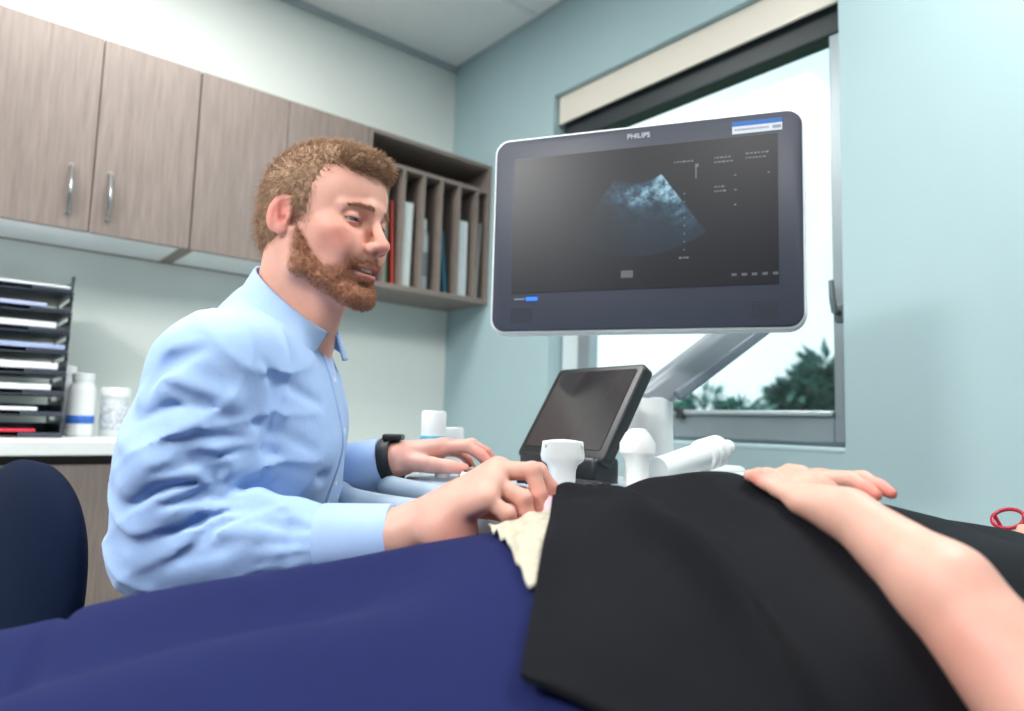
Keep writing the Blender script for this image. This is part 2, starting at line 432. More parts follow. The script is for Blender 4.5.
bl = thing('roller_blind', 'cream fabric roller blind rolled up at the window top', 'blind', (WX+.02, (wy0+wy1)/2, wz1-.12))
obj('fabric', MB().box((WX+.024, wy0+.008, wz1-.112), (WX+.029, wy1-.008, wz1-.004)).vf, m_cream, bl)
obj('bottom_bar', MB().box((WX+.021, wy0+.008, wz1-.118), (WX+.032, wy1-.008, wz1-.108), .003).vf, m_cream, bl)
obj('roller_tube', MB().tube([(WX+.045, wy0+.01, wz1-.03), (WX+.045, wy1-.01, wz1-.03)], .022, 16).vf, m_cream, bl, smooth=True, angle=40)

# ------------------------------------------------------------------ wall cabinets
CF, CZ0, CZ1 = 2.3615, 1.5304, 2.1294                    # face, bottom and top of the wall cabinets
BK = WY-.001
def door_handle(x, z0, z1, y):
    mb = MB(); zs = [z0+(z1-z0)*i/12 for i in range(13)]
    pts = [(x, y-.006-.02*math.sin(PI*i/12), z) for i, z in enumerate(zs)]
    mb.tube(pts, [.0045+.0085*math.sin(PI*i/12)**.8 for i in range(13)], 12, flat=.55)
    for z in (z0+.004, z1-.004): mb.tube([(x, y-.008, z), (x, y+.002, z)], .006, 10)
    return mb.vf
def wall_cabinet(x0, x1, xm, label, handles):
    t = thing('wall_cabinet', label, 'cabinet', ((x0+x1)/2, (CF+BK)/2, CZ0), group='wall cabinets')
    b = MB()
    b.box((x0, CF+.02, CZ0), (x0+.018, BK, CZ1-.001)); b.box((x1-.018, CF+.02, CZ0), (x1, BK, CZ1-.001))
    b.box((x0, CF+.02, CZ1-.018), (x1, BK, CZ1-.001)); b.box((x0, BK-.006, CZ0), (x1, BK, CZ1-.001))
    obj('carcass', b.vf, m_wood2, t)
    obj('bottom_panel', MB().box((x0+.018, CF+.021, CZ0+.004), (x1-.018, BK-.006, CZ0+.022)).vf, m_melamine, t)
    for k, (a, c) in enumerate(((x0, xm), (xm, x1))):
        d = obj('door', MB().box((a+.0015, CF, CZ0-.002), (c-.0015, CF+.018, CZ1), .0012, 1).vf, m_wood, t)
        hx = handles[k]
        if hx: obj('handle', door_handle(hx, 1.573, 1.72, CF), m_nickel, d, smooth=True, angle=50, label='curved brushed nickel pull handle')
wall_cabinet(.045, .6065, .3255, 'pale brown-grey laminate wall cabinet with two arched pull handles side by side', (.268, .369))
wall_cabinet(.6083, 1.2235, .9057, 'pale brown-grey laminate wall cabinet right behind the seated man', (.85, .96))
wall_cabinet(-.556, .0435, -.256, 'pale brown-grey laminate wall cabinet farthest from the blue wall', (-.31, -.20))
# open pigeonhole unit
ox0, ox1 = 1.2255, WX-.001
sh_ = thing('open_shelf', 'open pigeonhole shelf of upright dividers beside the blue wall', 'shelf', ((ox0+ox1)/2, (CF+BK)/2, CZ0))
for xa in (ox0, ox1-.016): obj('side_panel', MB().box((xa, CF, CZ0-.02), (xa+.016, BK, CZ1)).vf, m_wood2, sh_)
obj('top_panel', MB().box((ox0+.016, CF, CZ1-.016), (ox1-.016, BK, CZ1)).vf, m_wood2, sh_)
obj('bottom_panel', MB().box((ox0+.016, CF, CZ0-.02), (ox1-.016, BK, CZ0)).vf, m_wood2, sh_)
obj('back_panel', MB().box((ox0+.016, BK-.006, CZ0), (ox1-.016, BK, CZ1-.016)).vf, m_dark, sh_)  # dark colour stands in for the shade inside the pigeonholes
obj('shelf_board', MB().box((ox0+.016, CF+.004, 2.0), (ox1-.016, BK-.006, 2.016)).vf, m_wood2, sh_)
DIV = [1.318, 1.394, 1.487, 1.574, 1.665, 1.76]
for x in DIV:
    obj('divider', MB().box((x-.006, CF+.004, CZ0), (x+.006, BK-.006, 2.0)).vf, m_wood2, sh_)
def folder(name, label, cat, x, th, h, c, depth=.22, lean=0, yf=CF+.03):
    """a thin upright file standing on the shelf: two covers and the paper between"""
    M = T(x, yf, CZ0+.001) @ Matrix.Rotation(lean, 4, 'Y')
    t = thing(name, label, cat, (x, yf+depth/2, CZ0), group='files in the pigeonholes')
    cm = mat('file_'+'_'.join(map(str, c)), c, .5, var=.03, vscale=30)
    mb = MB(); mb.box((0, 0, 0), (.002, depth, h), .0006, 1, M=M); mb.box((th-.002, 0, 0), (th, depth, h), .0006, 1, M=M); mb.box((.002, 0, 0), (th-.002, .002, h), M=M)
    obj('cover', mb.vf, cm, t)
    obj('pages', MB().box((.0025, .003, .003), (th-.0025, depth-.004, h-.006), M=M).vf, mat('paper', (232, 234, 232), .7, var=.03, vscale=90), t)
folder('document_file', 'thin green file beside the red one in the pigeonholes', 'file', 1.335, .014, .30, (32, 120, 84), lean=-.03)
folder('document_file', 'thin red file leaning beside the green one in the pigeonholes', 'file', 1.368, .010, .34, (196, 70, 58), lean=-.05)
folder('document_file', 'dark blue file standing next to the green file', 'file', 1.292, .012, .24, (44, 62, 130))
folder('ring_binder', 'white binder spine standing next to the red file', 'binder', 1.412, .038, .35, (222, 230, 228), lean=.01)
folder('document_file', 'teal file leaning alone in a pigeonhole', 'file', 1.616, .018, .265, (30, 96, 120), lean=-.10)
folder('ring_binder', 'wide white binder in the pigeonhole second from the blue wall', 'binder', 1.685, .046, .33, (218, 226, 230), lean=.0)
folder('document_file', 'pale grey clear sleeve in the pigeonhole nearest the blue wall', 'file', 1.782, .010, .34, (170, 172, 172), lean=.04)
t = thing('pump_bottle', 'slim pale bottle with white cap in a pigeonhole', 'bottle', (1.525, CF+.06, CZ0))
M = T(1.525, CF+.06, CZ0+.001)
obj('bottle_body', MB().lathe([(.020, 0), (.023, .004), (.023, .22), (.019, .245), (.012, .26)], 20, M).vf, mat('pale_bottle_plastic', (186, 192, 198), .35), t, smooth=True, angle=40)
obj('cap', MB().lathe([(.014, .26), (.014, .30), (.011, .305)], 20, M).vf, m_tbar, t, smooth=True, angle=40)
obj('bottle_label', MB().lathe([(.0233, .06), (.0235, .061), (.0235, .16), (.0233, .161)], 20, M).vf, mat('grey_label', (120, 130, 142), .5, var=.3, vscale=120), t, smooth=True, angle=40)

# ------------------------------------------------------------------ worktop and base cabinets
m_top = mat('white_worktop', (226, 230, 228), .35, var=.02, vscale=60)
tag(obj('worktop', MB().box((-.6, 2.07, .886), (.80, BK, .925), .004).vf, m_top, base=(.1, 2.35, .886)), 'white laminate worktop carrying the paper trays', 'worktop')
for k, (x0, x1, lb) in enumerate(((-.58, .126, 'grey-brown laminate base cabinet farthest from the blue wall'), (.128, .78, 'grey-brown laminate base cabinet between the navy chair and the man'))):
    t = thing('base_cabinet', lb, 'cabinet', ((x0+x1)/2, 2.38, 0), group='base cabinets')
    obj('carcass', MB().box((x0, 2.115, .1), (x1, BK-.02, .885)).vf, m_wood2, t)
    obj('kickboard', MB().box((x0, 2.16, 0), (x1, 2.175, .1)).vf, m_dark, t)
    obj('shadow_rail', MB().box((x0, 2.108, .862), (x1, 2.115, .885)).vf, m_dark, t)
    xm = (x0+x1)/2
    for s, (a, c) in ((1, (x0, xm)), (-1, (xm, x1))):
        d = obj('door', MB().box((a+.0015, 2.095, .105), (c-.0015, 2.113, .862), .0012, 1).vf, m_wood, t)
        obj('handle', door_handle((c-.05) if s < 0 else (a+.05), .70, .84, 2.095), m_nickel, d, smooth=True, angle=50)

# ------------------------------------------------------------------ stacked letter trays
m_tray = mat('smoked_grey_plastic', (52, 58, 68), .25, var=.05, spec=.6)
m_tray2 = mat('grey_tray_floor', (66, 72, 82), .3)
ordn = ['topmost', 'second from the top', 'third from the top', 'fourth from the top', 'fifth from the top', 'sixth from the top', 'second from the bottom', 'bottom']
TX0, TX1, TY0, TY1 = .015, .292, 2.25, 2.58
tz = [.926+.0565*i for i in range(8)][::-1]
pap = [('white', (222, 226, 230), .006), ('pale lilac', (176, 184, 220), .010), ('white', (226, 230, 232), .016), ('pale blue', (160, 176, 214), .012), ('white', (228, 232, 236), .018), ('white', (224, 228, 232), .015), ('white', (216, 220, 222), .010), ('red', (200, 40, 62), .008)]
for k, z in enumerate(tz):
    t = thing('letter_tray', 'smoked grey plastic letter tray, %s of the stack' % ordn[k], 'letter tray', ((TX0+TX1)/2, (TY0+TY1)/2, z), group='stacked letter trays')
    obj('tray_floor', MB().box((TX0, TY0+.01, z), (TX1, TY1, z+.004), .001, 1).vf, m_tray2, t)
    for xa, xb in ((TX0, TX0+.004), (TX1-.004, TX1)):
        obj('side_wall', MB().box((xa, TY0+.03, z+.004), (xb, TY1, z+.044), .001, 1).vf, m_tray, t)
        for ya_ in (TY0+.03, TY1-.03):
            obj('riser', MB().box((xa-.001, ya_, z+.040), (xb+.001, ya_+.026, z+.0555), .001, 1).vf, m_tray, t)
    obj('back_wall', MB().box((TX0+.004, TY1-.004, z+.004), (TX1-.004, TY1, z+.034), .001, 1).vf, m_tray, t)
    for xa in (TX0+.004, TX1-.10): obj('front_lip', MB().box((xa, TY0, z), (xa+.096, TY0+.011, z+.013), .003).vf, m_tray, t)
    nm, c, th = pap[k]
    x1 = TX1-.012-(.05 if k in (1, 6, 7) else (.012*(k % 3)))
    tag(obj('paper_stack', MB().box((TX0+.006, TY0+.004, z+.0142), (x1, TY1-.01, z+.0142+th), .001, 1).vf, mat('papers_'+nm.replace(' ', '_'), c, .7, var=.05, vscale=120, stretch=(1, 1, 20)), base=((TX0+x1)/2, TY0+.1, z+.0142)),
        '%s sheets of paper lying in the %s letter tray' % (nm, ordn[k]), 'paper stack', 'papers in the letter trays')
# bottles and tubs by the trays
def bottle(name, label, cat, x, y, z, r, h, body, capc, lab, neck=.6, labc=None, lz=(.25, .65), group=None):
    t = thing(name, label, cat, (x, y, z), group=group)
    M = T(x, y, z+.0005)
    obj('bottle_body', MB().lathe([(r*.9, 0), (r, .004), (r, h*.72), (r*.9, h*.80), (r*neck, h*.86), (r*neck, h*.88)], 24, M).vf, body, t, smooth=True, angle=40)
    obj('cap', MB().lathe([(r*neck*1.08, h*.875), (r*neck*1.08, h*.99), (r*neck, h)], 24, M).vf, capc, t, smooth=True, angle=40)
    if lab: obj('bottle_label', MB().lathe([(r*1.002, h*lz[0]), (r*1.015, h*lz[0]+.001), (r*1.015, h*lz[1]-.001), (r*1.002, h*lz[1])], 24, M).vf, lab, t, smooth=True, angle=40)
    return t
m_wp = mat('white_plastic', (228, 232, 234), .35, var=.01)
m_wp2 = mat('pale_grey_plastic', (205, 212, 216), .4, var=.01)
m_lb = mat('blue_label', (58, 112, 200), .5, var=.25, vscale=70)
bottle('lotion_bottle', 'white plastic bottle with a blue label beside the letter trays', 'bottle', .352, 2.40, .925, .036, .185, m_wp, m_wp, m_lb, .75, lz=(.2, .33))
bottle('lotion_bottle', 'small white bottle half hidden behind the letter trays', 'bottle', .33, 2.51, .925, .028, .21, m_wp2, m_wp, None, .6)
t = thing('wipes_tub', 'short white tub with a printed label between bottle and man', 'tub', (.44, 2.40, .925))
M = T(.44, 2.40, .9255)
obj('tub_body', MB().lathe([(.036, 0), (.038, .003), (.038, .118), (.036, .12)], 28, M).vf, m_wp2, t, smooth=True, angle=40)
obj('lid', MB().lathe([(.040, .12), (.040, .142), (.037, .147)], 28, M).vf, m_wp, t, smooth=True, angle=40)
obj('tub_label', MB().lathe([(.0381, .02), (.0386, .021), (.0386, .10), (.0381, .101)], 28, M).vf, mat('printed_label', (190, 196, 204), .5, var=.35, vscale=90), t, smooth=True, angle=40)

# ------------------------------------------------------------------ outside the window
m_leaf = mat('leaf_green', (70, 112, 104), .6, var=.35, vscale=1.5)
m_leaf2 = mat('leaf_blue_green', (96, 138, 130), .6, var=.3, vscale=2)
m_bark = mat('bark', (70, 66, 62), .9, var=.2, vscale=6)
m_roof = mat('grey_roof', (104, 122, 130), .6, var=.05)
struct('ground', MB().box((WX+.3, -40, -.8), (90, 90, -.7)).vf, mat('lawn', (96, 120, 92), .9, var=.2, vscale=.4))
def leafy(cx_, cy_, z0, blobs, n, size, seed, droop=.5):
    rg = random.Random(seed); v = []; f = []
    for k in range(n):
        bx_, by_, bz_, rx, rz = blobs[rg.randrange(len(blobs))]
        th = rg.uniform(0, 2*PI); ph = math.acos(rg.uniform(-.6, 1)); rr = rg.uniform(.55, 1.0)
        p = Vector((cx_+bx_+rx*rr*math.sin(ph)*math.cos(th), cy_+by_+rx*rr*math.sin(ph)*math.sin(th), z0+bz_+rz*rr*math.cos(ph)))
        d = Vector((math.sin(ph)*math.cos(th), math.sin(ph)*math.sin(th), rg.uniform(-droop, .6))).normalized()
        s = d.cross(Vector((rg.uniform(-1, 1), rg.uniform(-1, 1), rg.uniform(-1, 1)))).normalized(); L = size*rg.uniform(.6, 1.5); W = L*.16
        u = d.cross(s)
        o = len(v); v += [p, p+d*L*.4+s*W+u*W*.3, p+d*L, p+d*L*.4-s*W+u*W*.3]; f += [(o, o+1, o+2), (o, o+2, o+3)]
    return v, f
def tree(name, label, x, y, h, blobs, n, size, seed, ml, trunks):
    t = thing(name, label, 'tree', (x, y, -.7))
    obj('crown', leafy(x, y, -.7, blobs, n, size, seed), ml, t, kind='stuff')
    mb = MB()
    for (dx, dy, zt, r) in trunks: mb.tube([(x, y, -.7), (x+dx*.4, y+dy*.4, -.7+zt*.5), (x+dx, y+dy, -.7+zt)], [r, r*.8, r*.4], 10)
    obj('trunk', mb.vf, m_bark, t, smooth=True)
tree('screw_pine', 'dark green spiky-leaved tree, the taller plant outside the window', 15.75, 7.70, 3.6,
     [(.1, -.1, 2.9, .55, .55), (-.35, .3, 2.45, .5, .5), (.35, -.4, 2.5, .55, .55), (-.1, .5, 2.0, .4, .45), (.3, -.75, 2.1, .45, .5), (0, 0, 2.2, .6, .5)], 2600, .42, 3, m_leaf,
     [(0, 0, 2.5, .09), (.3, -.35, 2.4, .06), (-.3, .3, 2.2, .06)])
tree('garden_shrub', 'low grey-green shrub outside the window, shorter than the tree', 12.0, 8.25, 2.3,
     [(0, 0, 2.05, .45, .42), (-.5, .55, 1.95, .4, .4), (.5, -.55, 1.9, .4, .35), (-.3, .3, 1.3, .6, .4), (.2, -.2, 1.3, .6, .4)], 1800, .26, 5, m_leaf2, [(0, 0, 1.6, .05), (-.3, .4, 1.5, .04)])
hs = thing('neighbour_house', 'distant low house with a pitched grey roof beyond the window', 'house', (29, 15.2, -.7))
Mh = T(29, 15.2, -.7) @ Matrix.Rotation(math.radians(-30), 4, 'Z')
obj('house_wall', MB().box((-2.5, -3.2, 0), (2.5, 3.2, 1.95), M=Mh).vf, mat('render_wall', (196, 200, 200), .8, var=.03), hs)
obj('roof', MB().add([(-2.8, -3.5, 1.95), (2.8, -3.5, 1.95), (2.8, 3.5, 1.95), (-2.8, 3.5, 1.95), (0, -1.2, 2.75), (0, 1.2, 2.75)],
                     [(0, 1, 4), (2, 3, 5), (1, 2, 5, 4), (3, 0, 4, 5), (3, 2, 1, 0)], M=Mh).vf, m_roof, hs)
# ------------------------------------------------------------------ examination couch (bed frame: x feet -> head, y away from the photographer)
m_navy_vinyl = mat('navy_vinyl', (30, 40, 86), .45, var=.05, bump=.1, bscale=120)
m_steel = mat('powder_grey_steel', (150, 156, 160), .4, .4, var=.03)
BT = .70                                                  # couch top
couch = thing('examination_couch', 'navy padded examination couch under the patient', 'couch', (-.15, 0, 0), BED)
for a, c in ((-1.15, -.562), (-.55, .86)):
    obj('cushion', MB().box((a, -.33, BT-.075), (c, .33, BT), .022, 3).vf, m_navy_vinyl, couch, BED, smooth=True, angle=50)
obj('platform', MB().box((-1.13, -.30, BT-.10), (.84, .30, BT-.0755), .004).vf, m_steel, couch, BED)
obj('column', MB().box((-.45, -.14, .10), (.15, .14, BT-.10), .02).vf, m_steel, couch, BED)
obj('base', MB().box((-.85, -.25, .05), (.55, .25, .10), .015).vf, m_steel, couch, BED)
for x in (-.78, .48):
    for y in (-.22, .22):
        obj('foot', MB().lathe([(.03, 0), (.03, .012), (.012, .02), (.012, .05)], 16, T(x, y, 0)).vf, mat('black_rubber', (24, 24, 26), .7), couch, BED, smooth=True, angle=40)

# ------------------------------------------------------------------ swivel chair
m_navy_fab = mat('navy_chair_fabric', (8, 22, 46), .9, var=.12, vscale=300, bump=.25, bscale=500, bdist=.001, spec=.15)
m_blk = mat('black_plastic', (28, 29, 32), .45, var=.03)
CH = frame2(-.47, 1.03, math.cos(math.radians(-12)), math.sin(math.radians(-12)), VIEW)
ch = thing('swivel_chair', 'dark navy upholstered swivel chair with rounded back behind the man', 'chair', (0, 0, 0), CH)
def pad(cx_, cz_, w_, h_, th, M, pw=3.2):
    F = Field((-w_/2-.02, -.06, -h_/2-.02), (w_/2+.02, .06, h_/2+.02), .008)
    x, y, z = F.xyz()
    r = (np.abs(x/(w_/2))**pw+np.abs(z/(h_/2))**pw)**(1/pw)
    yc = .018*(x/(w_/2))**2
    F.a = (np.maximum((r-1)*min(w_, h_)/2*.9, -9)+0*y).astype(np.float32)
    d2 = np.abs(y-yc)-th/2*np.sqrt(np.clip(1-np.clip(r, 0, 1)**4, .04, 1))
    F.a = np.maximum(F.a, d2).astype(np.float32)
    P, Q = F.mesh(); P = relax(P, Q, 3)
    Mn = np.array(M); return P @ Mn[:3, :3].T+Mn[:3, 3], Q
Mb = T(-.275, -.03, .695) @ Matrix.Rotation(math.radians(-28), 4, 'Z') @ Matrix.Rotation(math.radians(-6), 4, 'X')
obj('backrest', pad(0, 0, .44, .46, .09, Mb, 2.6), m_navy_fab, ch, CH, smooth=True)
Ms = T(0, 0, .465) @ Matrix.Rotation(PI/2, 4, 'X')
obj('seat', pad(0, 0, .46, .44, .09, Ms), m_navy_fab, ch, CH, smooth=True)
obj('back_bracket', MB().tube([(-.05, 0, .40), (-.24, .03, .395), (-.345, .05, .46), (-.36, .045, .62)], [.02, .02, .018, .016], 10, flat=.5).vf, m_blk, ch, CH, smooth=True)
obj('gas_lift', MB().lathe([(.03, .10), (.03, .24), (.018, .245), (.018, .42)], 18).vf, m_blk, ch, CH, smooth=True, angle=40)
for k in range(5):
    a = 2*PI*k/5+.3
    lg = obj('base_arm', MB().tube([(0, 0, .115), (.15*math.cos(a), .15*math.sin(a), .10), (.28*math.cos(a), .28*math.sin(a), .075)], [.024, .02, .015], 10).vf, m_blk, ch, CH, smooth=True)
    Mc = T(.28*math.cos(a), .28*math.sin(a), .028) @ Matrix.Rotation(a+.5, 4, 'Z') @ Matrix.Rotation(PI/2, 4, 'X') @ T(0, 0, -.018)
    obj('caster', MB().lathe([(.02, 0), (.027, .004), (.027, .032), (.02, .036)], 18, Mc).vf, m_blk, lg, CH, smooth=True, angle=40)

# ------------------------------------------------------------------ ultrasound machine (cart frame: x towards the operator, y towards the couch)
m_cw = mat('white_machine_plastic', (226, 231, 233), .35, var=.01)
m_cg = mat('pale_blue_grey_plastic', (162, 180, 196), .4, var=.015)
m_cd = mat('dark_grey_plastic', (28, 33, 37), .4, var=.02)
m_key = mat('black_key', (26, 28, 32), .35)
us = thing('ultrasound_machine', 'white ultrasound machine with large screen on an arm and tilted touch panel', 'ultrasound machine', (-.18, -.02, 0), CART)
def plan(x0, x1, hw, rf, rb):
    p = []
    for cx_, cy_, r, a0 in ((x1-rf, hw-rf, rf, 0), (x0+rb, hw-rb, rb, PI/2), (x0+rb, -hw+rb, rb, PI), (x1-rf, -hw+rf, rf, 3*PI/2)):
        for i in range(9): p.append((cx_+r*math.cos(a0+PI/2*i/8), cy_+r*math.sin(a0+PI/2*i/8)))
    return p
def slab(poly, z0, z1, bev=.006, M=None):
    b = bmesh.new(); vs_ = [b.verts.new((x, y, z0)) for x, y in poly]; f = b.faces.new(vs_)
    r = bmesh.ops.extrude_face_region(b, geom=[f]); top = [e for e in r['geom'] if isinstance(e, bmesh.types.BMVert)]
    bmesh.ops.translate(b, vec=(0, 0, z1-z0), verts=top); bmesh.ops.recalc_face_normals(b, faces=b.faces)
    if bev:
        ed = [e for e in b.edges if abs(e.verts[0].co.z-e.verts[1].co.z) < 1e-6]
        bmesh.ops.bevel(b, geom=ed, offset=bev, segments=3, affect='EDGES', profile=.5)
    mb = MB(); mb.bm(b, M); return mb.vf
obj('console', slab(plan(-.26, .245, .20, .12, .05), .845, .899, .012), m_cw, us, CART, smooth=True, angle=50)
obj('control_panel', slab(plan(-.06, .235, .17, .09, .02), .899, .908, .003), m_cg, us, CART, smooth=True, angle=50)
# looped front handle
hp = []
for i in range(25):
    a = -PI/2+PI*i/24; hp.append((.225+.13*math.cos(a)**.8 if math.cos(a) > 0 else .225, .205*math.sin(a), .878))
hp = [(.05, -.205, .876)]+hp+[(.05, .205, .876)]
obj('front_handle', MB().tube(hp, .019, 14, flat=1.25).vf, m_cg, us, CART, smooth=True)
hp2 = [(.21+.065*max(math.cos(-PI/2+PI*i/24), 0)**.8, .17*math.sin(-PI/2+PI*i/24), .896) for i in range(25)]
obj('palm_rest', MB().tube(hp2, .017, 14).vf, m_cg, us, CART, smooth=True)
kb = MB()
for r_ in range(4):
    for c_ in range(9): kb.box((.022+.024*r_, -.03+.0205*c_, .908), (.041+.024*r_, -.0135+.0205*c_, .916), .002, 1)
obj('keyboard_keys', kb.vf, m_key, us, CART, kind='stuff')
tb = MB().lathe([(.024, .908), (.024, .914), (.019, .918), (.012, .924), (.004, .926)], 24, T(.16, -.02, 0))
obj('trackball', tb.vf, mat('trackball_grey', (90, 98, 110), .15), us, CART, smooth=True, angle=40)
for k, (x, y) in enumerate(((.135, -.075), (.175, -.09), (.09, -.08), (.20, .03), (.17, .06), (.13, .035))):
    kn = obj('dial', MB().lathe([(.013, .908), (.0125, .922), (.010, .926)], 20, T(x, y, 0)).vf, m_cw, us, CART, smooth=True, angle=40)
    obj('dial_cap', MB().lathe([(.008, .926), (.007, .929)], 16, T(x, y, 0)).vf, m_key, kn, CART, smooth=True, angle=40)
# tilted touch panel
tilt = math.atan2(.157, .0957)
Mt = T(.004, -.003, .946) @ Matrix(((-math.cos(tilt), 0, math.sin(tilt), 0), (0, 1, 0, 0), (math.sin(tilt), 0, math.cos(tilt), 0), (0, 0, 0, 1)))
# local: x up the panel, y across, z out of the face
def on_panel(poly, z0, z1, bev=0): return slab([(x, y) for x, y in poly], z0, z1, bev, Mt)
rp = [(x+.092, y) for x, y in rrect(.192, .226, .012)]
tp = obj('touch_panel', on_panel(rp, -.024, 0, .004), m_cd, us, CART, smooth=True, angle=50)
m_glassy = mat('dark_touch_glass', (50, 46, 48), .12, var=.03, spec=.6)
obj('touch_glass', on_panel([(x+.097, y) for x, y in rrect(.160, .196, .004)], 0, .0012), m_glassy, tp, CART)
obj('hinge_foot', MB().box((-.045, -.10, .899), (.012, .10, .95), .008).vf, m_cd, us, CART, smooth=True, angle=50)
# post and arm
post = MB().lathe([(.05, .899), (.05, .915), (.047, .925), (.045, 1.052), (.041, 1.058)], 28, T(-.266, -.043, 0))
obj('post', post.vf, m_cw, us, CART, smooth=True, angle=40)
m_arm = mat('silver_arm', (168, 176, 184), .35, .2, var=.02)
def view_pts(p): return [tuple(q) for q in p]
ar = MB()
def beam(mb, a, b, w0, h0):
    a = Vector(a); b = Vector(b); d = (b-a); L = d.length; xx = d.normalized(); yy = Vector((0, 0, 1)).cross(xx).normalized(); zz = xx.cross(yy)
    M = Matrix((xx, yy, zz)).transposed().to_4x4(); M.translation = a
    mb.box((-.02, -w0/2, -h0/2), (L+.02, w0/2, h0/2), min(w0, h0)*.3, 4, M=M)
beam(ar, (.272, 1.375, 1.055), (.50, 1.42, 1.235), .07, .058)
obj('lower_arm', ar.vf, m_arm, us, VIEW, smooth=True, angle=50)
g = MB(); beam(g, (.335, 1.345, 1.072), (.50, 1.395, 1.195), .018, .022)
obj('arm_cover', g.vf, mat('arm_blue_grey', (122, 134, 146), .4), us, VIEW, smooth=True, angle=50)
ar2 = MB(); beam(ar2, (.50, 1.42, 1.235), (.26, 1.35, 1.37), .06, .05)
obj('upper_arm', ar2.vf, m_arm, us, VIEW, smooth=True, angle=50)
obj('arm_joint', MB().tube([(.505, 1.42, 1.222), (.505, 1.42, 1.30)], .042, 20).vf, m_arm, us, VIEW, smooth=True, angle=40)
# monitor
MW, MH, MZ = .581, .396, 1.3705
m_rim = mat('white_monitor_shell', (232, 238, 240), .35)
m_bez = mat('slate_bezel', (58, 63, 78), .38, var=.02)
def upright(poly, y0, y1, bev=0):                          # polygon in (x, z) of the monitor, extruded along y
    M = T(0, 0, MZ) @ Matrix(((1, 0, 0, 0), (0, 0, -1, 0), (0, 1, 0, 0), (0, 0, 0, 1)))
    return slab(poly, -y1, -y0, bev, M)
mon = obj('monitor', upright(rrect(MW, MH, .03, 8), 0, .042, .008), m_rim, us, MON, smooth=True, angle=50)
obj('bezel', upright(rrect(MW-.012, MH-.012, .026, 8), -.004, .004, .003), m_bez, mon, MON, smooth=True, angle=50)
obj('rear_housing', upright(rrect(.34, .26, .03, 6), .042, .085, .015), m_rim, mon, MON, smooth=True, angle=50)
# screen with procedural ultrasound picture
SWd, SHt, SZc = .489, .270, MZ+.017
def screen_material():
    M = bpy.data.materials.new('ultrasound_screen'); M.use_nodes = True; nt = M.node_tree; b = nt.nodes['Principled BSDF']
    b.inputs['Base Color'].default_value = lin((10, 11, 15)); b.inputs['Roughness'].default_value = .34; b.inputs['Specular IOR Level'].default_value = .36
    N = nt.nodes; L = nt.links
    uv = N.new('ShaderNodeUVMap'); uv.uv_map = 'UVMap'; sp = N.new('ShaderNodeSeparateXYZ'); L.new(uv.outputs['UV'], sp.inputs[0])
    def mth(op, a, b_=None, cl=False):
        n = N.new('ShaderNodeMath'); n.operation = op; n.use_clamp = cl
        for i, q in enumerate((a, b_)):
            if q is None: continue
            if isinstance(q, (int, float)): n.inputs[i].default_value = q
            else: L.new(q, n.inputs[i])
        return n.outputs[0]
    asp = SWd/SHt
    x = mth('MULTIPLY', mth('SUBTRACT', sp.outputs['X'], .50), asp); y = mth('SUBTRACT', 1.02, sp.outputs['Y'])
    r = mth('SQRT', mth('ADD', mth('MULTIPLY', x, x), mth('MULTIPLY', y, y)))
    ang = mth('ARCTAN2', x, y)
    aa = mth('ABSOLUTE', ang)
    def step(v, a, b_):
        n = N.new('ShaderNodeMapRange'); n.interpolation_type = 'SMOOTHSTEP'; n.inputs['From Min'].default_value = a; n.inputs['From Max'].default_value = b_
        L.new(v, n.inputs['Value']); return n.outputs['Result']
    mask = mth('MULTIPLY', step(aa, .62, .60), mth('MULTIPLY', step(r, .27, .285), step(r, .80, .79)))
    mp = N.new('ShaderNodeCombineXYZ'); L.new(mth('MULTIPLY', ang, 6), mp.inputs[0]); L.new(mth('MULTIPLY', r, 16), mp.inputs[1])
    no = N.new('ShaderNodeTexNoise'); no.inputs['Scale'].default_value = 1.0; no.inputs['Detail'].default_value = 8; no.inputs['Roughness'].default_value = .62; L.new(mp.outputs[0], no.inputs['Vector'])
    band = mth('MULTIPLY', step(r, .27, .34), step(r, .50, .38))
    edge = mth('MULTIPLY', step(ang, .30, .58), step(r, .85, .35))
    mid = mth('MULTIPLY', step(r, .75, .35), .25)
    tex = mth('MULTIPLY', step(no.outputs['Fac'], .28, .86), mth('ADD', mth('ADD', mth('MULTIPLY', band, 1.05), mth('MULTIPLY', edge, 1.0)), mid))
    side = mth('ADD', mth('MULTIPLY', step(ang, -.62, .25), .75), .25)
    base = mth('MULTIPLY', mth('MULTIPLY', mth('ADD', tex, .06), mask), side)
    cr = N.new('ShaderNodeValToRGB'); cr.color_ramp.elements[0].color = (0.004, .005, .010, 1); cr.color_ramp.elements[1].color = (.34, .60, .74, 1)
    e = cr.color_ramp.elements.new(.25); e.color = (.022, .07, .12, 1)
    L.new(base, cr.inputs['Fac']); L.new(cr.outputs['Color'], b.inputs['Emission Color']); b.inputs['Emission Strength'].default_value = .55
    return M
scr = obj('screen', ([(-SWd/2, -.0052, SZc-SHt/2), (SWd/2, -.0052, SZc-SHt/2), (SWd/2, -.0052, SZc+SHt/2), (-SWd/2, -.0052, SZc+SHt/2),
                      (-SWd/2, -.003, SZc-SHt/2), (SWd/2, -.003, SZc-SHt/2), (SWd/2, -.003, SZc+SHt/2), (-SWd/2, -.003, SZc+SHt/2)],
                     [(0, 1, 2, 3), (4, 7, 6, 5), (0, 4, 5, 1), (1, 5, 6, 2), (2, 6, 7, 3), (3, 7, 4, 0)]), screen_material(), mon, MON, label='dark screen showing a blue-grey fan-shaped ultrasound picture')
uvl = scr.data.uv_layers.new(name='UVMap')
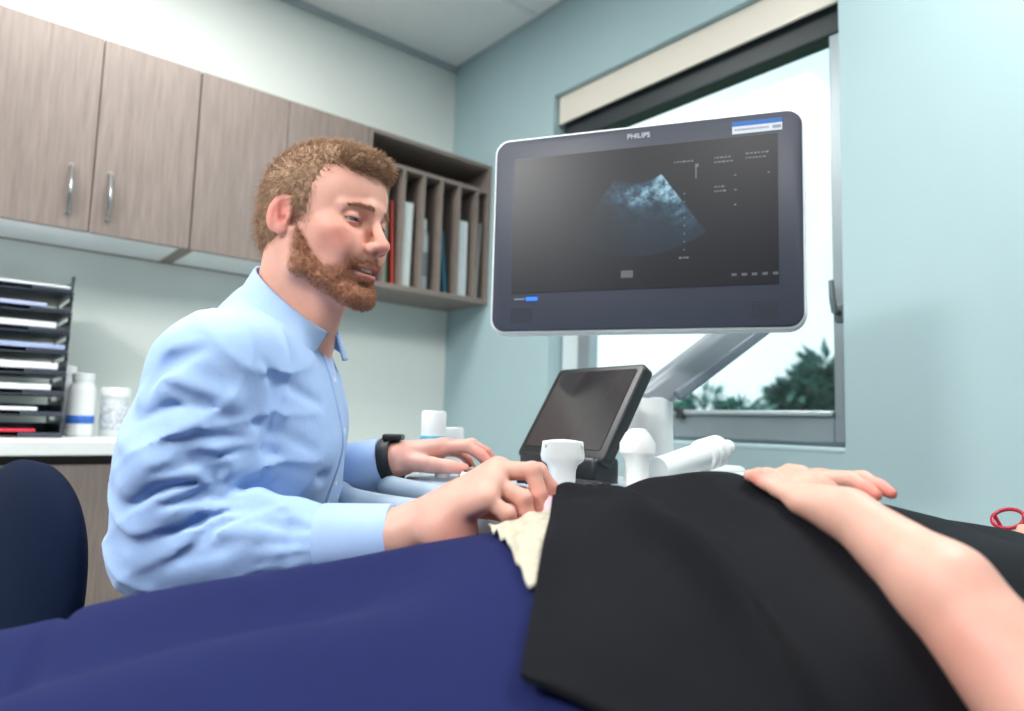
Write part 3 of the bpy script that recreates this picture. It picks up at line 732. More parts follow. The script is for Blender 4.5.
uvm = {0: (0, 0), 1: (1, 0), 2: (1, 1), 3: (0, 1), 4: (0, 0), 5: (1, 0), 6: (1, 1), 7: (0, 1)}
for lp in scr.data.loops: uvl.data[lp.index].uv = uvm[lp.vertex_index]
# faint readouts on the screen: (u, v, width, height) in screen fractions
rg = random.Random(4); mk = MB()
def mark(u, v, w_, h_): 
    x = (u-.5)*SWd; z = SZc+(.5-v)*SHt; mk.box((x, -.0056, z-h_/2*SHt), (x+w_*SWd, -.0053, z+h_/2*SHt))
def words(u, v, n, h_=.012):
    for k in range(n):
        w_ = rg.uniform(.005, .012); mark(u, v, w_, h_*rg.uniform(.6, 1)); u += w_+.004
words(.635, .135, 6); mark(.712, .17, .012, .02); mark(.713, .21, .004, .10)
for v in (.13, .16): words(.78, v, 5); words(.89, v-.01, 6)
for v in (.26, .36, .46): words(.85, v, 1)
words(.965, .26, 1); words(.78, .33, 3); words(.78, .36, 4)
for k in range(9): mark(.672, .36+.055*k, .003, .012)
words(.655, .80, 3)
obj('screen_readouts', mk.vf, mat('screen_grey_text', (20, 20, 22), .5, emit=(150, 158, 168), est=.35), scr, MON, kind='stuff')
mk = MB(); mark(.44, .895, .045, .05)
obj('screen_badge', mk.vf, mat('screen_icon_grey', (20, 20, 22), .5, emit=(120, 126, 136), est=.3), scr, MON)
mk = MB()
for k in range(5): mark(.84+.035*k, .93, .018, .018)
obj('screen_icons', mk.vf, MATS['screen_icon_grey'], scr, MON, kind='stuff')
def flat_text(name, txt, size, x, z, material, parent, y=-.0046):
    v, f = text_vf(txt, size); v = [(x+p[0], y-p[2], z+p[1]) for p in v]
    return obj(name, (v, f), material, parent, MON)
flat_text('logo', 'PHILIPS', .0135, 0, MZ+MH/2-.024, mat('logo_white', (222, 226, 232), .4), mon)
stk = obj('sticker', MB().box((.168, -.0050, MZ+.1575), (.252, -.0041, MZ+.180)).vf, mat('sticker_white', (226, 232, 240), .5), mon, MON, label='white and blue sticker')
obj('sticker_band', MB().box((.168, -.0054, MZ+.1715), (.252, -.0050, MZ+.180)).vf, mat('sticker_blue', (44, 110, 190), .5), stk, MON)
sm = MB()
for k in range(14): sm.box((.172+k*.0042, -.0054, MZ+.163), (.172+k*.0042+.003, -.0050, MZ+.1665))
sm.box((.236, -.0054, MZ+.1615), (.25, -.0050, MZ+.167))
obj('sticker_print', sm.vf, mat('sticker_grey', (150, 160, 178), .5), stk, MON, kind='stuff')
for sx_ in (-1, 1):
    gr = MB()
    for i in range(9):
        for j in range(6): gr.box((sx_*.222-.022+i*.005, -.0048, MZ-.176+j*.005), (sx_*.222-.022+i*.005+.0032, -.0040, MZ-.176+j*.005+.0032))
    obj('speaker_grille', gr.vf, mat('grille_dark', (44, 47, 58), .6), mon, MON, kind='stuff')
lb = obj('indicator', MB().box((-.214, -.0050, MZ-.1335), (-.191, -.0040, MZ-.1265), .001, 1).vf, mat('indicator_blue', (30, 100, 230), .4, emit=(20, 110, 255), est=.7), mon, MON)
ib = MB()
for k in range(5): ib.box((-.238+k*.0045, -.0048, MZ-.1315), (-.238+k*.0045+.003, -.0040, MZ-.1285))
obj('indicator_print', ib.vf, mat('print_grey', (150, 154, 164), .5), mon, MON, kind='stuff')
# lower body
obj('lift_column', MB().box((-.24, -.09, .16), (-.02, .09, .845), .03, 3).vf, m_cw, us, CART, smooth=True, angle=50)
obj('lower_body', MB().box((-.33, -.17, .15), (.02, .17, .55), .04, 4).vf, m_cw, us, CART, smooth=True, angle=50)
obj('cart_base', MB().box((-.42, -.22, .10), (.08, .22, .15), .02).vf, m_cg, us, CART, smooth=True, angle=50)
for x in (-.37, .03):
    for y in (-.19, .19):
        Mc = T(x, y, .05) @ Matrix.Rotation(PI/2, 4, 'X') @ T(0, 0, -.02)
        obj('wheel', MB().lathe([(.04, 0), (.05, .006), (.05, .034), (.04, .04)], 20, Mc).vf, m_blk, us, CART, smooth=True, angle=40)
# side rails, probe holders, cable hook on the couch side
obj('side_rail', MB().tube([(.16, .20, .885), (.0, .21, .90), (-.17, .215, .915), (-.27, .20, .915)], [.012, .014, .016, .016], 12).vf, m_cw, us, CART, smooth=True)
obj('holder_bar', MB().box((-.05, .13, .878), (.16, .225, .893), .008).vf, m_cw, us, CART, smooth=True, angle=50)
for x, y in ((.123, .154), (.011, .191)):
    obj('probe_holder', MB().lathe([(.024, .872), (.033, .880), (.035, .905), (.031, .905), (.029, .885)], 24, T(x, y, 0)).vf, m_cw, us, CART, smooth=True, angle=40)
for p in ([(-.03, .245, .905), (-.06, .255, .912)], [(.03, .24, .90), (.0, .245, .905)]):
    obj('bumper', MB().box((p[0][0]-.03, p[0][1]-.02, p[0][2]-.01), (p[0][0]+.02, p[0][1]+.02, p[0][2]+.024), .009, 3).vf, m_cw, us, CART, smooth=True, angle=50)
HA, HB_ = Vector((-.03, .195, .938)), Vector((-.17, .19, .964))
hk = MB().tube([HA, HA.lerp(HB_, .5), HB_], [.018, .020, .022], 18)
obj('cable_handle', hk.vf, m_cw, us, CART, smooth=True, angle=60)
for k in range(3):
    q = .78+.11*k
    c0 = HA.lerp(HB_, q); d0 = (HB_-HA).normalized()
    obj('grip_ring', MB().tube([c0-d0*.007, c0-d0*.004, c0+d0*.004, c0+d0*.007], [.020, .026, .026, .020], 18).vf, m_cw, us, CART, smooth=True, angle=50)
obj('end_knob', MB().tube([HB_, HB_+d0*.02, HB_+d0*.026, HB_+d0*.036], [.010, .008, .014, .013], 14).vf, m_cw, us, CART, smooth=True, angle=50)
obj('rear_tray', MB().box((-.33, .02, .905), (-.20, .14, .935), .012, 3).vf, m_cw, us, CART, smooth=True, angle=50)

# ------------------------------------------------------------------ transducers resting in the holders
def cv(x, y, z): return (x, y, z)
m_pr = mat('transducer_white', (224, 226, 226), .4, var=.01)
m_lens = mat('transducer_lens', (196, 200, 204), .5)
def transducer(label, x, y, zb, curved):
    t = thing('transducer', label, 'transducer', (x, y, zb), CART, group='transducers parked in the holders')
    M = T(x, y, zb) @ Matrix.Rotation(math.radians(58 if curved else 0), 4, 'Z')
    if curved:
        prof = [(.0, .018, .013), (.034, .019, .014), (.042, .022, .016), (.047, .029, .018), (.054, .031, .019), (.074, .0285, .018)]
    else:
        prof = [(.0, .016, .014), (.035, .017, .015), (.05, .020, .018), (.058, .026, .024), (.072, .026, .024), (.088, .017, .016)]
    mb = MB(); n = 24; v = []; f = []
    for (z, a, b_) in prof:
        for j in range(n):
            q = 2*PI*j/n; cq, sq_ = math.cos(q), math.sin(q); pw = .6 if curved else .9
            v.append((b_*math.copysign(abs(cq)**pw, cq), a*math.copysign(abs(sq_)**pw, sq_), z))
    for i in range(len(prof)-1):
        for j in range(n): f.append((i*n+j, i*n+(j+1) % n, (i+1)*n+(j+1) % n, (i+1)*n+j))
    f.append(tuple(range(n))[::-1]); f.append(tuple((len(prof)-1)*n+j for j in range(n)))
    mb.add(v, f, M); obj('probe_body', mb.vf, m_pr, t, CART, smooth=True, angle=35)
    z = prof[-1][0]; a, b_ = prof[-1][1], prof[-1][2]
    ln = MB()
    if curved: ln.tube([(0, -a*.95, z-.006), (0, -a*.5, z-.004), (0, 0, z-.003), (0, a*.5, z-.004), (0, a*.95, z-.006)], b_*.85, 14, M=M, flat=.45)
    else: ln.lathe([(a*.95, z-.001), (a*.8, z+.004), (a*.4, z+.006)], 18, M)
    obj('probe_lens', ln.vf, m_lens, t, CART, smooth=True, angle=60)
    obj('cable', MB().tube([(0, 0, .002), (0, 0, -.03), (-.01, .02, -.10), (-.03, .03, -.22), (-.06, .0, -.33)], [.007, .006, .004, .004, .004], 8, M=M).vf, m_wp2, t, CART, smooth=True)
transducer('wide flat-headed white transducer in front of the touch panel', .123, .154, .902, True)
transducer('round-headed white transducer parked beside the monitor post', .011, .191, .904, False)

# gel bottles in the far side holder
obj('gel_holder', MB().box((.03, -.30, .875), (.16, -.195, .893), .01, 3).vf, m_cw, us, CART, smooth=True, angle=50)
def gel(label, x, y, r, h, lab):
    t = thing('gel_bottle', label, 'bottle', (x, y, .894), CART, group='gel bottles on the machine')
    M = T(x, y, .8942)
    obj('bottle_body', MB().lathe([(r*.95, 0), (r, .004), (r, h*.62), (r*.95, h*.68)], 24, M).vf, m_wp, t, CART, smooth=True, angle=40)
    obj('cap', MB().lathe([(r*.97, h*.68), (r*.97, h*.96), (r*.85, h)], 24, M).vf, m_wp, t, CART, smooth=True, angle=40)
    if lab: obj('bottle_label', MB().lathe([(r*1.003, h*.50), (r*1.02, h*.505), (r*1.02, h*.62), (r*1.003, h*.625)], 24, M).vf, mat('teal_label', (60, 178, 200), .5, var=.15, vscale=90), t, CART, smooth=True, angle=40)
gel('white gel bottle with a teal label behind the hand on the console', .112, -.235, .024, .125, True)
gel('shorter unlabelled gel bottle beside the teal-labelled one', .058, -.250, .020, .095, False)
# ------------------------------------------------------------------ people: shared hand builder
SKIN = np.array(lin((226, 178, 160))[:3]); RED = np.array(lin((210, 104, 92))[:3])
def hand(F, wrist, mcps, fingers, rad, thumb=None, tr=None, palm_r=.013, wrist_r=.024, k=.008, heel=None):
    """wrist point, 4 knuckles, 4 finger chains (pip, dip, tip), optional thumb chain"""
    w_ = np.array(wrist)
    for i, mc in enumerate(mcps):
        F.add(cone(w_+(np.array(mc)-w_)*.12, mc, wrist_r*.62, palm_r), .014)
    c_ = np.mean(mcps, axis=0)
    F.add(cone(w_, w_+(c_-w_)*.6, wrist_r*.8, palm_r*1.15), .014)
    if heel is not None:
        for h_ in heel: F.add(ell(h_[0], h_[1]), .012)
    for mc, ch_, r in zip(mcps, fingers, rad):
        p = [np.array(mc)]+[np.array(q) for q in ch_]
        rr = [r*1.18, r*1.05, r*.95, r*.80]
        for i in range(3): F.add(cone(p[i], p[i+1], rr[i], rr[i+1]), .0035)
        F.add(ell(p[1], (r*1.08,)*3), .003)
    if thumb is not None:
        p = [np.array(q) for q in thumb]; rr = tr
        for i in range(len(p)-1): F.add(cone(p[i], p[i+1], rr[i], rr[i+1]), .007 if i == 0 else .004)
def vv(*a): return np.array(a, float)
def skin_col(P, reds, base=SKIN, red=RED, seed=1):
    """flesh colour with redder fingertips and knuckles"""
    c = np.tile(base, (len(P), 1))
    for p, r, s in reds:
        g = np.exp(-((P-np.array(p))**2).sum(1)/r**2)[:, None]*s; c = c*(1-g)+red*g
    return c
m_skin = mat('skin', (226, 178, 160), .48, var=.04, vscale=60, attr='Col', bump=.12, bscale=420, bdist=.0006, spec=.35, sss=.12)

# ------------------------------------------------------------------ the patient on the couch
def bv(t, n, z):                                          # couch frame -> photographer's frame
    p = (VIEW.inverted() @ BED) @ Vector((t, n, z)); return np.array(p)
TH = [(-1.2, .07), (-.9, .10), (-.6, .126), (-.45, .150), (-.3, .172), (-.2, .188), (-.13, .206), (-.10, .219), (-.05, .217), (0, .235), (.05, .236), (.12, .227), (.2, .214), (.34, .186), (.5, .165), (.6, .12), (.8, .05)]
def hgt(t): return float(np.interp(t, [a for a, b in TH], [b for a, b in TH]))
def sect(n, *_):
    d = n-.05; return math.sqrt(max(0., 1-(d/(.31 if d < 0 else .23))**2))
m_navy = mat('navy_blanket', (24, 31, 76), .9, var=.05, vscale=40, bump=.15, bscale=700, bdist=.0008, spec=.15)
m_black = mat('black_jersey', (12, 14, 20), .75, var=.12, vscale=40, bump=.15, bscale=600, bdist=.0008, spec=.12)
pt = thing('person', 'patient in a black top lying on the couch with hands on the belly', 'person', (0, 0, BT), BED)
fb = Field((-.50, -.36, .69), (.85, .36, .98), .007)      # couch frame
x, y, z = fb.xyz()
hh_ = np.interp(x, [q[0] for q in TH], [q[1] for q in TH]).astype(np.float32)
dy_ = y-.05; cs_ = np.sqrt(np.clip(1-(dy_/np.where(dy_ < 0, .31, .23))**2, 0, 1))
hh_ = hh_*.97-.03*np.clip((-.16-x)/.06, 0, 1)
tor = np.maximum(z-(BT-.006+hh_*cs_), BT+.002-z)
tor = np.maximum(np.maximum(tor*.6, x-.46), np.maximum(-.48-x, np.abs(y)-.25))
fb.a = tor.astype(np.float32)
fb.add(cone((.38, 0, BT+.075), (.48, .02, BT+.085), .06, .058), .05)      # neck
fb.add(ell((.645, .09, BT+.088), (.095, .075, .086)), .03)               # head
fb.add(ell((.61, .095, BT+.105), (.055, .055, .065)), .03)
fb.add(cone((.595, .11, BT+.172), (.61, .105, BT+.165), .011, .009), .012) # nose
for s_ in (-1, 1):
    fb.add(cone((.36, s_*.16, BT+.10), (.068, -.28, BT+.095) if s_ < 0 else (.12, .235, BT+.10), .048, .036), .02)   # upper arms
P1, Q1 = fb.mesh(); P1 = relax(P1, Q1, 2)
fl_ = Field((-1.12, -.2, .695), (-.30, .2, .90), .008)      # legs under the blanket
for s_ in (-.095, .095):
    fl_.add(cone((-.32, s_, BT+.066), (-.62, s_, BT+.058), .062, .052), .01); fl_.add(cone((-.62, s_, BT+.055), (-1.0, s_, BT+.038), .050, .033), .01)
    fl_.add(cone((-1.0, s_, BT+.038), (-1.05, s_, BT+.052), .032, .026), .01)
Pl, Ql = fl_.mesh(); Q1 = np.concatenate([Q1, Ql+len(P1)]); P1 = np.concatenate([P1, Pl])
Mbv = np.array(VIEW.inverted() @ BED); P1v = P1 @ Mbv[:3, :3].T+Mbv[:3, 3]
# forearms and hands (photographer's frame)
fh = Field((.16, .42, .74), (.62, 1.02, 1.0), .0024)
el_n = vv(.358, .440, .802); wr = vv(.285, .585, .931)
mid_ = vv(.319, .520, .888)
fh.add(cone(el_n, mid_, .040, .0345), .01); fh.add(cone(mid_, wr, .0345, .021), .01)
mc = [vv(.274, .655, .949), vv(.261, .637, .949), vv(.252, .620, .947), vv(.251, .607, .943)]
fg = [[vv(.264, .682, .960), vv(.256, .696, .961), vv(.250, .706, .960)], [vv(.250, .666, .960), vv(.242, .680, .961), vv(.236, .690, .960)],
      [vv(.244, .648, .957), vv(.236, .664, .960), vv(.231, .674, .960)], [vv(.243, .636, .951), vv(.238, .650, .955), vv(.234, .660, .957)]]
lift_ = vv(0, 0, -.004); mc = [q+lift_ for q in mc]; fg = [[p+lift_ for p in q] for q in fg]
hand(fh, wr, mc, fg, [.0066, .0070, .0068, .0062], thumb=[vv(.284, .61, .937), vv(.284, .648, .951), vv(.278, .668, .958), vv(.272, .682, .962)], tr=[.0105, .010, .0088, .007], palm_r=.0095, wrist_r=.0205)
# far hand over the near wrist
el_f = bv(.20, .22, BT+.10); wf = vv(.304, .765, .938)
fh.add(cone(el_f, wf, .036, .021), .01)
mc2 = [vv(.312, .702, .961), vv(.298, .690, .960), vv(.285, .680, .958), vv(.272, .672, .956)]
fg2 = [[vv(.340, .675, .963), vv(.349, .660, .957), vv(.3535, .650, .952)], [vv(.321, .660, .962), vv(.329, .647, .956), vv(.333, .638, .951)],
       [vv(.286, .650, .961), vv(.289, .633, .956), vv(.291, .622, .950)], [vv(.272, .645, .957), vv(.276, .630, .953), vv(.278, .620, .949)]]
mc2 = [q+lift_*1.6 for q in mc2]; fg2 = [[p+lift_*1.6 for p in q] for q in fg2]; wf = wf+lift_*2
hand(fh, wf, mc2, fg2, [.0070, .0072, .0072, .0066], palm_r=.0095, wrist_r=.020)
P2, Q2 = fh.mesh(); P2 = relax(P2, Q2, 1)
Pp = np.concatenate([P1v, P2]); Qp = np.concatenate([Q1, Q2+len(P1v)])
reds = [(f[2], .010, .9) for f in fg2]+[(f[1], .010, .55) for f in fg2]+[(vv(.234, .660, .957), .012, .6)]+[(q, .012, .35) for q in mc2]+[(vv(.31, .48, .86), .04, .25)]
obj('body', (Pp, Qp), m_skin, pt, VIEW, smooth=True, col=skin_col(Pp, reds, base=np.array(lin((208, 160, 144))[:3])))
# red glasses on the face
gl_ = MB()
for dn in (.072, .137):
    ring = [(.602+.011*math.cos(q), dn+.022*math.sin(q), BT+.184+.013*math.cos(q)) for q in np.linspace(0, 2*PI, 25)]
    gl_.tube(ring, .0028, 8, caps=False)
gl_.tube([(.602, .094, BT+.188), (.602, .115, BT+.188)], .0025, 8)
for dn in (.05, .159): gl_.tube([(.604, dn, BT+.188), (.68, dn-.02 if dn < .06 else dn+.005, BT+.10)], .0025, 8)
obj('glasses', gl_.vf, mat('red_acetate', (170, 36, 58), .25), pt, BED, smooth=True)
hr = Field((.56, -.06, .69), (.82, .2, .90), .006)
hr.add(ell((.665, .075, BT+.092), (.098, .088, .092)), .01)
x, y, z = hr.xyz(); hr.cut((BT+.17-z)*-1+0*(x+y)); hr.cut(.635-x+.4*(z-BT-.1)+0*y)
hv, hq = hr.mesh(); obj('hair', (hv, hq), mat('brown_hair', (70, 50, 42), .6, var=.3, vscale=60), pt, BED, smooth=True)
# black top
rgn = np.random.default_rng(2)
def hem(n):
    if n >= -.165: return -.124+(n-.10)*.52
    return -.2618+(-.165-n)*1.6
def fold(t, n):
    d = 0.
    tc = -.110+.04*(.07-n)                           # long diagonal fold from the far hem towards the near chest
    g = t-tc
    d += .013*math.exp(-(g/.011)**2)-.009*math.exp(-((g-.030)/.016)**2)
    tc2 = -.155+.25*(.10-n); g2 = t-tc2
    d += .009*math.exp(-(g2/.016)**2)
    d += .004*math.sin(38*t+14*n)*math.exp(-((t+.02)/.16)**2)+.0025*math.sin(55*n-18*t)
    return d
def top_pt(a, b):
    n = -.265+.545*b; t0 = hem(n); t = t0+(.565-t0)*a
    h = hgt(t); zz = BT+h*sect(n)+.015
    edge = math.exp(-((t-t0)/.02)**2)*.004
    f = fold(t, n)*min(1, max(0, (h*sect(n))/.08))
    return (t, n, max(BT+.006, zz+f+edge))
tv, tf = grid_vf(top_pt, 220, 150, .004)
obj('black_top', (tv, tf), m_black, pt, BED, smooth=True, angle=60)
for s_ in (-1, 1):
    sl_ = MB().tube([(.37, s_*.15, BT+.105), (.30, s_*.20, BT+.098), (.24, s_*.235, BT+.090)], [.068, .062, .056], 20)
    obj('short_sleeve', sl_.vf, m_black, pt, BED, smooth=True, angle=50)
# navy blanket over hips and legs
def blk_pt(a, b):
    n = -.40+.80*b; t = -1.12+(-.188+1.12)*a
    if n < -.03: t = -1.12+(-.15+1.12)*a
    h = hgt(t)
    leg = (.82+.18*math.exp(-((abs(n)-.10)/.07)**2)) if t < -.35 else (.82+.18*math.exp(-((abs(n)-.10)/.07)**2))
    s1 = min(1., leg)*(max(0, 1-(abs(n)/.32)**4)**.6 if abs(n) < .32 else 0)
    q = min(1, max(0, (t+.42)/.20)); q = q*q*(3-2*q)
    z = BT+.005+h*(s1*(1-q)+max(sect(n), .0)*q)
    if abs(n) > .335: z -= (abs(n)-.335)*3.2
    z -= .007*math.exp(-((t+.556)/.006)**2)
    if t < -.556: z -= .004
    z += .0025*math.sin(24*t+9*n)*math.exp(-(n/.2)**2)+.0015*math.sin(37*n-11*t)
    return (t, max(-.339, min(.339, n)) if abs(n) > .34 else n, z)
bvf = grid_vf(blk_pt, 170, 90, .004)
tag(obj('blanket', bvf, m_navy, frame=BED, base=(-.6, 0, BT), smooth=True, angle=60), 'navy blue blanket spread over the patient\'s legs', 'blanket')
# crumpled paper towel tucked at the waist
def tow_pt(a, b):
    n = -.08+.165*b; t0 = -.200-.13*max(0, .1-n); t = t0+(hem(n)+.018-t0)*a
    h = hgt(t)*sect(n); cr = .0034*math.sin(95*t+60*n)*math.sin(70*n-50*t+1)+.0018*math.sin(190*n+60*t)+.0016*math.sin(260*t-90*n)
    z = BT+h+.0138+cr*(1-a**2)*min(1, .3+3*b)
    return (t, n, z)
tag(obj('paper_towel', grid_vf(tow_pt, 46, 60, .002), mat('cream_paper_towel', (184, 178, 160), .9, var=.10, vscale=90, bump=.9, bscale=160, bdist=.004), frame=BED, base=(-.13, .04, BT+.19), smooth=True, angle=60),
    'crumpled cream paper towel tucked between blanket and black top', 'paper towel')
# ------------------------------------------------------------------ the sonographer
man = thing('person', 'bearded man in a light blue shirt seated and scanning the patient', 'person', (-.42, 1.03, 0), VIEW)
# head: local x forward, y left, z up, origin between the ears
HY, HP = math.radians(-26), math.radians(5)
HM = T(-.271, .950, 1.258) @ Matrix.Rotation(HY, 4, 'Z') @ Matrix.Rotation(HP, 4, 'Y') @ Matrix.Scale(.875, 4)
HMn = np.array(HM)
def hx(P): return np.asarray(P) @ HMn[:3, :3].T+HMn[:3, 3]
fa = Field((-.125, -.105, -.215), (.145, .105, .150), .0018)
fa.add(ell((-.002, 0, .045), (.096, .076, .084)), .01)
fa.add(ell((.045, 0, .055), (.056, .062, .058)), .03)
fa.add(ell((.042, 0, -.018), (.054, .060, .068)), .03)
fa.add(ell((.072, 0, -.052), (.031, .034, .036)), .02)
fa.add(ell((.045, 0, -.070), (.048, .046, .034)), .02)
fa.add(ell((.086, 0, -.100), (.017, .021, .016)), .016)
for s_ in (-1, 1):
    fa.add(cone((.002, s_*.062, -.02), (.016, s_*.055, -.066), .014, .014), .02)
    fa.add(cone((.016, s_*.055, -.066), (.084, s_*.016, -.102), .014, .015), .02)
    fa.add(ell((.066, s_*.045, -.010), (.026, .020, .018)), .02)
    fa.add(ell((.080, s_*.033, -.030), (.02, .018, .020)), .02)
fa.add(cone((-.020, 0, -.03), (-.036, 0, -.21), .052, .054), .03)
fa.add(cone((.03, 0, -.095), (-.008, 0, -.20), .030, .040), .03)
fa.add(cone((-.046, -.028, -.05), (-.054, -.028, -.2), .028, .034), .03); fa.add(cone((-.046, .028, -.05), (-.054, .028, -.2), .028, .034), .03)
for s_ in (-1, 1): fa.add(cone((-.012, s_*.052, -.04), (.01, s_*.012, -.19), .014, .014), .02)     # neck muscle
# brow, sockets, eyes
for s_ in (-1, 1):
    fa.sub(ell((.101, s_*.033, .012), (.017, .019, .013)), .014)
    fa.add(cone((.0985, s_*.012, .031), (.080, s_*.048, .027), .0085, .0050), .012)
fa.add(ell((.096, 0, .033), (.012, .016, .010)), .014)
# nose
fa.add(cone((.101, 0, .018), (.1235, 0, -.022), .0068, .0085), .012)
fa.add(ell((.1255, 0, -.0245), (.0095, .0095, .0085)), .008)
for s_ in (-1, 1): fa.add(ell((.1125, s_*.0125, -.0285), (.0115, .0068, .0082)), .006)
fa.add(cone((.112, 0, -.030), (.104, 0, -.046), .007, .009), .012)
for s_ in (-1, 1): fa.sub(ell((.1165, s_*.0068, -.0345), (.005, .0030, .0042)), .003)
# eyelids round the eyeballs
EYE = [(.0825, s_*.0315, .0125) for s_ in (-1, 1)]
for e in EYE:
    def lid(x, y, z, e=e):
        d = np.sqrt((x-e[0])**2+(y-e[1])**2+(z-e[2])**2)-.0146
        sl_ = -(z-e[2]+.0014+.08*(x-e[0]-.01))                   # upper lid, lowered
        return np.maximum(d, sl_)
    fa.add((lid, np.array(e)-.016, np.array(e)+.016), .003)
    def lidl(x, y, z, e=e):
        d = np.sqrt((x-e[0])**2+(y-e[1])**2+(z-e[2])**2)-.0142
        return np.maximum(d, (z-e[2]+.0056))
    fa.add((lidl, np.array(e)-.016, np.array(e)+.016), .003)
# lips, slightly open smile
fa.add(ell((.1005, 0, -.0570), (.0115, .021, .0062)), .006)
fa.add(ell((.0985, 0, -.0705), (.0105, .019, .0066)), .006)
fa.sub(ell((.112, 0, -.0632), (.022, .0215, .0046)), .003)
fa.sub(cone((.098, -.022, -.0622), (.082, -.031, -.0575), .0024, .0015), .004); fa.sub(cone((.098, .022, -.0622), (.082, .031, -.0575), .0024, .0015), .004)
fa.sub(ell((.101, 0, -.0825), (.008, .016, .004)), .01)
# ears
for s_ in (-1, 1):
    R = rotm(0, 14, s_*-22)
    fa.add(ell((-.010, s_*.0815, .008), (.0195, .0065, .0305), R), .006)
    fa.sub(ell((-.003, s_*.0885, .010), (.0118, .0075, .0205), R), .003)
    fa.add(cone((-.013, s_*.0845, .022), (-.010, s_*.0840, -.004), .0028, .0026), .004)
    fa.sub(ell((.002, s_*.0865, .000), (.006, .010, .007), R), .004)
    fa.add(ell((-.005, s_*.0800, -.017), (.0085, .0055, .009), R), .005)
    fa.add(ell((.0065, s_*.0790, .0005), (.004, .004, .006)), .004)
Pf, Qf = fa.mesh(); Pf = relax(Pf, Qf, 1, .4)
# colours of the face
c = np.tile(np.array(lin((229, 172, 153))[:3]), (len(Pf), 1))
def tint(p, r, colr, s):
    global c
    g = np.exp(-(((Pf-np.array(p))/np.array(r))**2).sum(1))[:, None]*s; c = c*(1-g)+np.array(lin(colr)[:3])*g
for s_ in (-1, 1):
    tint((.075, s_*.048, -.02), (.03, .025, .025), (220, 130, 114), .75)
    tint((-.008, s_*.086, .01), (.024, .014, .036), (216, 110, 102), .75)
    tint((.09, s_*.033, .008), (.02, .02, .010), (200, 140, 128), .4)
tint((.124, 0, -.024), (.018, .016, .014), (218, 132, 118), .6)
tint((.045, 0, .06), (.05, .09, .03), (232, 178, 162), .3)
lipz = ((Pf[:, 2] > -.0785) & (Pf[:, 2] < -.0505) & (np.abs(Pf[:, 1]) < .0225) & (Pf[:, 0] > .094))
gl2 = np.clip(1-((Pf[:, 1]/.022)**2+((Pf[:, 2]+.0637)/.0125)**2), 0, 1)**.35*lipz
c = c*(1-gl2[:, None]*.8)+np.array(lin((204, 112, 106))[:3])*gl2[:, None]*.8
def beard_reg(P):
    x_, y_, z_ = P[:, 0], P[:, 1], P[:, 2]
    zb_ = np.interp(x_, [-.02, .004, .014, .024, .040, .060, .076, .090, .102, .14], [.0, .0, .0, -.020, -.044, -.060, -.060, -.0485, -.044, -.042])
    r_ = np.maximum(np.maximum(z_-zb_, .010-x_), -(z_+.074+.60*(x_-.01)))
    return np.maximum(r_, -(np.sqrt((np.clip(x_-.104, -.02, 1)/.022)**2+(y_/.0200)**2+((z_+.0670)/.0120)**2)-1)*.010)
bt_ = np.clip((.007-beard_reg(Pf))/.012, 0, 1)[:, None]*.62
c = c*(1-bt_)+np.array(lin((172, 118, 94))[:3])*bt_
for s_ in (-1, 1): tint((.0955, s_*.032, .0105), (.006, .013, .0022), (96, 62, 54), .65)
fcol = c
# near hand on the probe, far hand on the console (photographer's frame)
fn_ = Field((-.20, .68, .80), (.085, .85, .985), .0017)
wN = vv(-.112, .782, .876)
fn_.add(cone((-.20, .80, .862), wN, .033, .0285, sq=((0, 1, 0), .92)), .01)
mcN = [vv(-.012, .792, .948), vv(-.012, .770, .947), vv(-.016, .750, .936), vv(-.024, .733, .921)]
fgN = [[vv(.034, .794, .947), vv(.048, .790, .929), vv(.052, .786, .908)], [vv(.026, .768, .949), vv(.034, .762, .924), vv(.036, .757, .899)],
       [vv(.016, .745, .921), vv(.021, .744, .904), vv(.018, .744, .887)], [vv(.0, .728, .907), vv(.005, .730, .895), vv(.002, .733, .882)]]
hand(fn_, wN, mcN, fgN, [.0088, .0092, .0090, .0080], thumb=[vv(-.085, .800, .893), vv(-.040, .815, .905), vv(-.002, .808, .899), vv(.022, .795, .892)], tr=[.016, .0145, .0115, .009],
     palm_r=.0150, wrist_r=.029, heel=[((-.062, .752, .884), (.032, .021, .024)), ((-.075, .80, .893), (.03, .018, .022))])
PN, QN = fn_.mesh(); PN = relax(PN, QN, 1, .4)
ff = Field((-.29, 1.05, .87), (-.005, 1.22, 1.0), .0022)
wF = vv(-.178, 1.130, .937)
ff.add(cone((-.285, 1.155, .912), wF, .030, .0265, sq=((0, 1, 0), .85)), .01)
mcF = [vv(-.108, 1.118, .958), vv(-.106, 1.140, .960), vv(-.110, 1.160, .957), vv(-.118, 1.176, .950)]
fgF = [[vv(-.066, 1.112, .962), vv(-.044, 1.108, .950), vv(-.028, 1.106, .934)], [vv(-.062, 1.142, .964), vv(-.038, 1.144, .952), vv(-.022, 1.146, .936)],
       [vv(-.070, 1.168, .958), vv(-.048, 1.174, .945), vv(-.036, 1.176, .928)], [vv(-.086, 1.190, .948), vv(-.070, 1.196, .936), vv(-.062, 1.198, .924)]]
hand(ff, wF, mcF, fgF, [.0088, .0090, .0086, .0076], thumb=[vv(-.155, 1.112, .934), vv(-.120, 1.090, .932), vv(-.092, 1.080, .931), vv(-.068, 1.078, .928)], tr=[.015, .0125, .0105, .0085],
     palm_r=.0145, wrist_r=.027)
PF, QF = ff.mesh(); PF = relax(PF, QF, 1, .4)
